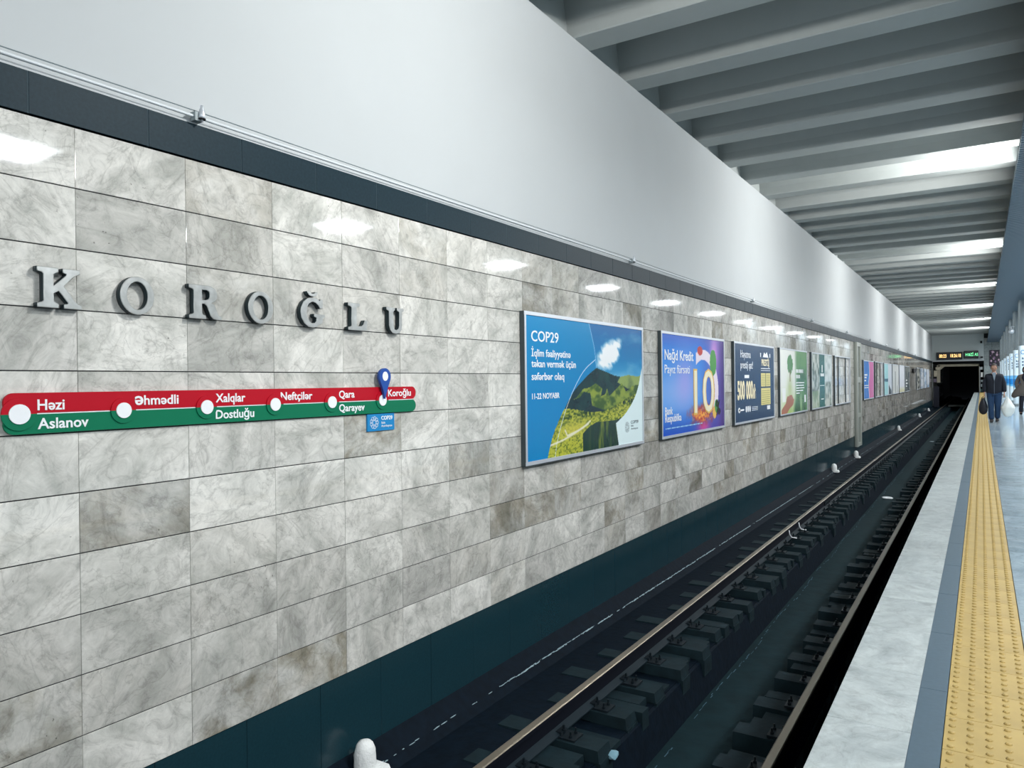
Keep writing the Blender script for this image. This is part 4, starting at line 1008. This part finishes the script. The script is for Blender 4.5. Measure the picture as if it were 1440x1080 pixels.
# ------------------------------------------------------------------ people
def skin_mesh(name, joints, edges, m, parent, sub=2, root=0):
    """continuous surface grown over a jointed skeleton; joints: (x, y, z, rx, ry)"""
    me = bpy.data.meshes.new(name); me.from_pydata([j[:3] for j in joints], edges, [])
    o = bpy.data.objects.new(name, me); COL.objects.link(o)
    md = o.modifiers.new('s', 'SKIN'); md.use_smooth_shade = True
    for i, j in enumerate(joints):
        sv = me.skin_vertices[0].data[i]; sv.radius = (j[3], j[4] if len(j) > 4 else j[3]); sv.use_root = (i == root)
    ms = o.modifiers.new('d', 'SUBSURF'); ms.levels = sub; ms.render_levels = sub
    dg = bpy.context.evaluated_depsgraph_get(); nm = bpy.data.meshes.new_from_object(o.evaluated_get(dg))
    bpy.data.objects.remove(o); nm.materials.clear(); nm.materials.append(m); nm.name = name
    nm.polygons.foreach_set('use_smooth', [True]*len(nm.polygons))
    ob = bpy.data.objects.new(name, nm); COL.objects.link(ob)
    if parent: ob.parent = parent
    return ob
def blob(name, c, r, m, parent, sub=3, fn=None):
    bm = bmesh.new(); bmesh.ops.create_icosphere(bm, subdivisions=sub, radius=1)
    for v in bm.verts:
        p = Vector((v.co.x*r[0], v.co.y*r[1], v.co.z*r[2]))
        v.co = (fn(p) if fn else p)+Vector(c)
    me = bpy.data.meshes.new(name); bm.to_mesh(me); bm.free(); me.materials.append(m)
    me.polygons.foreach_set('use_smooth', [True]*len(me.polygons))
    o = bpy.data.objects.new(name, me); COL.objects.link(o)
    if parent: o.parent = parent
    return o
M_SKIN = mat('skin', 'b98d78', .5); M_HAIR = mat('greying hair', '4b4542', .8); M_COAT = mat('dark navy jacket', '0b1322', .8, noise_amt=.3, noise_scale=20)
M_JEANS = mat('blue jeans', '1c3a5c', .85, noise_amt=.2, noise_scale=30); M_SHOE = mat('dark brown shoe', '35302f', .5); M_SHIRT = mat('grey shirt', '8493a0', .8)
M_BAGB = mat('black bag', '0a0e1c', .5); M_BAGW = mat('white plastic bag', 'e4e9e6', .45, noise_amt=.05, noise_scale=9, bump=.4)

def hand_joints(base, d, side):
    """palm and five curled fingers; returns list of chains"""
    x, y, z = base
    ch = [[(x, y, z, .022, .016), (x, y-.005, z-.05, .036, .016), (x, y-.008, z-.085, .034, .014)]]
    for k, (oy, ln) in enumerate(((-.030, .062), (-.010, .072), (.010, .068), (.029, .054))):
        ch.append([(x, y+oy, z-.08, .0095), (x-side*.006, y+oy, z-.08-ln*.5, .009), (x-side*.026, y+oy, z-.08-ln*.8, .008), (x-side*.040, y+oy, z-.08-ln*.62, .0075)])
    ch.append([(x, y-.028, z-.03, .012), (x-side*.012, y-.052, z-.06, .010), (x-side*.026, y-.050, z-.088, .009)])
    return ch
def man(loc):
    p = empty('person', loc); tag(p, 'person in dark jacket and jeans walking with a black and a white bag', 'person')
    # skeleton (origin between the feet, facing -y); image left = -x
    J = [(0, 0, .93, .10, .08), (0, 0, 1.10, .10, .08), (0, -.005, 1.28, .11, .08), (0, .0, 1.40, .09, .07), (0, -.015, 1.50, .055), (0, -.03, 1.56, .055),
         (-.16, 0, 1.38, .045), (-.235, .02, 1.17, .042), (-.245, -.03, .92, .034), (.16, 0, 1.38, .045), (.235, .02, 1.17, .045), (.25, -.03, .92, .034),
         (-.09, 0, .86, .07), (-.085, -.06, .50, .055), (-.075, -.02, .09, .042), (-.075, -.10, .05, .04), (-.075, -.18, .04, .032),
         (.09, 0, .86, .07), (.085, .02, .50, .055), (.07, .20, .13, .042), (.07, .13, .05, .04), (.07, .05, .035, .032)]
    E = [(0, 1), (1, 2), (2, 3), (3, 4), (4, 5), (3, 6), (6, 7), (7, 8), (3, 9), (9, 10), (10, 11), (0, 12), (12, 13), (13, 14), (14, 15), (15, 16), (0, 17), (17, 18), (18, 19), (19, 20), (20, 21)]
    # hands as chains of the same body
    def addchain(st, ch, J=J, E=E):
        for ci, c in enumerate(ch):
            prev = st if ci == 0 else st_palm[0]
            for q in c:
                J.append(q); E.append((prev, len(J)-1)); prev = len(J)-1
            if ci == 0: st_palm[0] = prev
    st_palm = [0]
    addchain(8, hand_joints((-.247, -.035, .89), None, -1)); addchain(11, hand_joints((.252, -.035, .89), None, 1))
    body = skin_mesh('body', J, E, M_SKIN, p, 2)
    def headfn(v):
        # jaw narrows, face flatter, nose, brow; head bowed forward
        q = v.copy()
        if q.z < 0: q.x *= 1+q.z*2.2; q.y *= 1+q.z*.8
        if q.y < 0:
            if abs(q.x) < .022 and -.045 < q.z < .02: q.y -= .022*(1-abs(q.x)/.022)*(1-(q.z+.0)/.03 if q.z > 0 else 1)
            if .012 < q.z < .045 and .012 < abs(q.x) < .05: q.y += .010 if q.z < .03 else -.004
            if -.070 < q.z < -.058: q.y += .006
        a = math.radians(16); y, z = q.y*math.cos(a)-q.z*math.sin(a)*-1*-1, q.z
        y = q.y*math.cos(a)-q.z*math.sin(a); z = q.y*math.sin(a)+q.z*math.cos(a)
        return Vector((q.x, y, z))
    hd = blob('head', (0, -.035, 1.635), (.078, .098, .118), M_SKIN, p, 4, headfn)
    for s in (-1, 1): blob('ear', (s*.078, -.02, 1.625), (.012, .022, .033), M_SKIN, p, 2)
    for s in (-1, 1): blob('eye', (s*.030, -.122, 1.620), (.013, .008, .007), M_DARK, p, 2)
    t = MB(); t.box(-.026, .026, -.118, -.108, 1.560, 1.566); t.build('mouth', mat('lips', '7e4b45', .5), p)
    def hairfn(v):
        if v.y < -.05: v.z = max(v.z, .056)
        else: v.z = max(v.z, -.045)
        return v
    blob('hair', (0, -.020, 1.655), (.088, .112, .124), M_HAIR, p, 4, hairfn)
    # trousers
    skin_mesh('trousers', [(0, 0, 1.0, .175, .14), (-.09, 0, .84, .125), (-.088, -.06, .50, .083), (-.078, -.02, .06, .080), (.09, 0, .84, .125), (.086, .02, .50, .09), (.072, .19, .10, .080)],
              [(0, 1), (1, 2), (2, 3), (0, 4), (4, 5), (5, 6)], M_JEANS, p)
    # jacket with sleeves
    skin_mesh('jacket', [(0, 0, .78, .225, .175), (0, 0, .95, .225, .17), (0, 0, 1.20, .22, .165), (0, .01, 1.38, .165, .14), (0, .0, 1.49, .095, .095),
                         (-.17, .01, 1.385, .085), (-.238, .02, 1.17, .075), (-.25, -.03, .90, .062), (.17, .01, 1.385, .085), (.238, .02, 1.17, .075), (.255, -.03, .90, .062)],
              [(0, 1), (1, 2), (2, 3), (3, 4), (3, 5), (5, 6), (6, 7), (3, 8), (8, 9), (9, 10)], M_COAT, p)
    t = MB(); t.v = [(-.052, -.135, 1.485), (.052, -.135, 1.485), (.0, -.178, 1.25), (-.052, -.10, 1.50), (.052, -.10, 1.50), (0, -.13, 1.22)]; t.f = [(0, 2, 1), (0, 3, 5, 2), (1, 2, 5, 4), (3, 0, 1, 4), (3, 4, 5)]; t.m = [0]*5
    t.build('shirt', M_SHIRT, p)
    t = MB(); t.box(-.006, .006, -.172, -.166, .86, 1.25); t.build('zip', mat('zip grey', '5a6370', .4), p)
    for s, yy_, zz_ in ((-.075, -.11, .045), (.07, .11, .06)):
        blob('shoe', (s, yy_, zz_), (.050, .135, .045), M_SHOE, p, 3, lambda v: Vector((v.x, v.y, max(v.z, -.040)+(.02 if v.y > 0 else 0))))
    return p
mn = man((.325, 26.65, 0))
mn.scale = (1.0, 1.0, 1.0)
# bags
e = empty('black_bag', (.325-.285, 26.60, .25)); tag(e, "black bag in the walking person's hand on the track side", 'bag')
def bagfn(v):
    v.x *= 1+(-v.z)*1.1 if v.z < 0 else 1-v.z*1.6; return v
blob('sack', (0, 0, .24), (.115, .075, .255), M_BAGB, e, 3, bagfn)
t = MB(); t.tube([(-.05, 0, .42), (-.03, 0, .50), (.0, 0, .525), (.03, 0, .50), (.05, 0, .42)], .010, 6); t.build('handle', M_BAGB, e)
e = empty('white_bag', (.325+.335, 26.60, .22)); tag(e, "full white plastic bag in the walking person's hand on the hall side", 'bag')
def bagfn2(v):
    if v.z > 0: v.x *= max(.25, 1-v.z*2.3); v.y *= max(.25, 1-v.z*2.3)
    k = 1+.06*noise.noise(v*14); return v*k
blob('sack', (0, 0, .25), (.175, .13, .30), M_BAGW, e, 4, bagfn2)
t = MB(); t.tube([(-.04, 0, .50), (-.045, 0, .57), (-.055, 0, .605), (-.035, 0, .57), (-.01, 0, .50)], .012, 6); t.build('handle', M_BAGW, e)

# second person, half out of frame, bent forward in a long brown-grey coat
p = empty('person', (1.34, 32.3, 0)); tag(p, 'person in a brown-grey coat at the right edge of the photo by the columns', 'person')
J = [(0, 0, .90, .12, .10), (0, 0, 1.08, .12, .10), (-.02, -.02, 1.26, .14, .11), (-.02, -.03, 1.38, .12, .09), (-.01, -.05, 1.46, .05), (0, -.07, 1.52, .05),
     (-.17, -.03, 1.37, .06), (-.24, .03, 1.13, .045), (-.22, -.05, .90, .033), (-.22, -.06, .80, .03), (.14, -.03, 1.37, .06), (.22, .0, 1.13, .045), (.22, -.08, .92, .033), (.22, -.09, .83, .03),
     (-.09, 0, .84, .08), (-.13, -.05, .48, .055), (-.15, .0, .08, .038), (-.15, -.12, .04, .035), (.08, 0, .84, .08), (.12, .04, .48, .055), (.14, .16, .10, .038), (.14, .06, .04, .035)]
E = [(0, 1), (1, 2), (2, 3), (3, 4), (4, 5), (3, 6), (6, 7), (7, 8), (8, 9), (3, 10), (10, 11), (11, 12), (12, 13), (0, 14), (14, 15), (15, 16), (16, 17), (0, 18), (18, 19), (19, 20), (20, 21)]
for base, sd in (((-.22, -.06, .80), -1), ((.22, -.09, .83), 1)):
    st = 9 if sd < 0 else 13
    for ci, c in enumerate(hand_joints((base[0], base[1], base[2]+.06), None, sd)):
        prev = st
        for q in c[(1 if ci == 0 else 0):]:
            J.append(q); E.append((prev, len(J)-1)); prev = len(J)-1
skin_mesh('body', J, E, M_SKIN, p, 2)
blob('head', (.0, -.085, 1.60), (.076, .095, .115), M_SKIN, p, 3, lambda v: Vector((v.x*(1+v.z*2) if v.z < 0 else v.x, v.y-(.018 if (abs(v.x) < .02 and -.05 < v.z < .01 and v.y < 0) else 0), v.z)))
blob('hair', (.0, -.055, 1.60), (.105, .11, .145), mat('black hair', '0c0f14', .6), p, 3, lambda v: Vector((v.x, max(v.y, -.055) if v.z < .06 else v.y, v.z)))
skin_mesh('trousers', [(0, 0, .92, .14, .12), (-.09, 0, .82, .10), (-.13, -.04, .48, .075), (-.15, .0, .06, .065), (.08, 0, .82, .10), (.12, .04, .48, .075), (.14, .16, .08, .065)],
          [(0, 1), (1, 2), (2, 3), (0, 4), (4, 5), (5, 6)], mat('black trousers', '0a1222', .8), p)
M_BROWN = mat('brown grey coat', '5b5550', .85, noise_amt=.2, noise_scale=15)
skin_mesh('coat', [(-.10, .0, .62, .25, .17), (-.04, .0, .85, .22, .16), (-.02, .0, 1.12, .18, .14), (-.02, -.02, 1.34, .15, .12), (-.01, -.04, 1.44, .08, .075),
                   (-.19, -.02, 1.36, .08), (-.275, .03, 1.13, .072), (-.25, -.04, .92, .055), (.16, -.02, 1.36, .08), (.25, .0, 1.13, .072), (.24, -.07, .94, .055), (-.30, .02, .78, .15, .12), (-.40, .03, .60, .10, .09)],
          [(0, 1), (1, 2), (2, 3), (3, 4), (3, 5), (5, 6), (6, 7), (3, 8), (8, 9), (9, 10), (1, 11), (11, 12)], M_BROWN, p)
skin_mesh('scarf', [(-.10, -.09, 1.40, .07, .06), (-.03, -.15, 1.25, .075, .05), (.04, -.16, 1.10, .06, .04), (.0, -.05, 1.46, .10, .09)], [(3, 0), (0, 1), (1, 2)], mat('navy scarf', '0a1224', .8), p)
t = MB(); t.box(-.02, .07, -.19, -.165, .86, 1.24); t.build('shirt_front', M_SIGNW, p)
for s, yy_ in ((-.15, -.05), (.14, .12)):
    blob('shoe', (s, yy_, .042), (.045, .125, .042), M_DARK, p, 3, lambda v: Vector((v.x, v.y, max(v.z, -.038))))
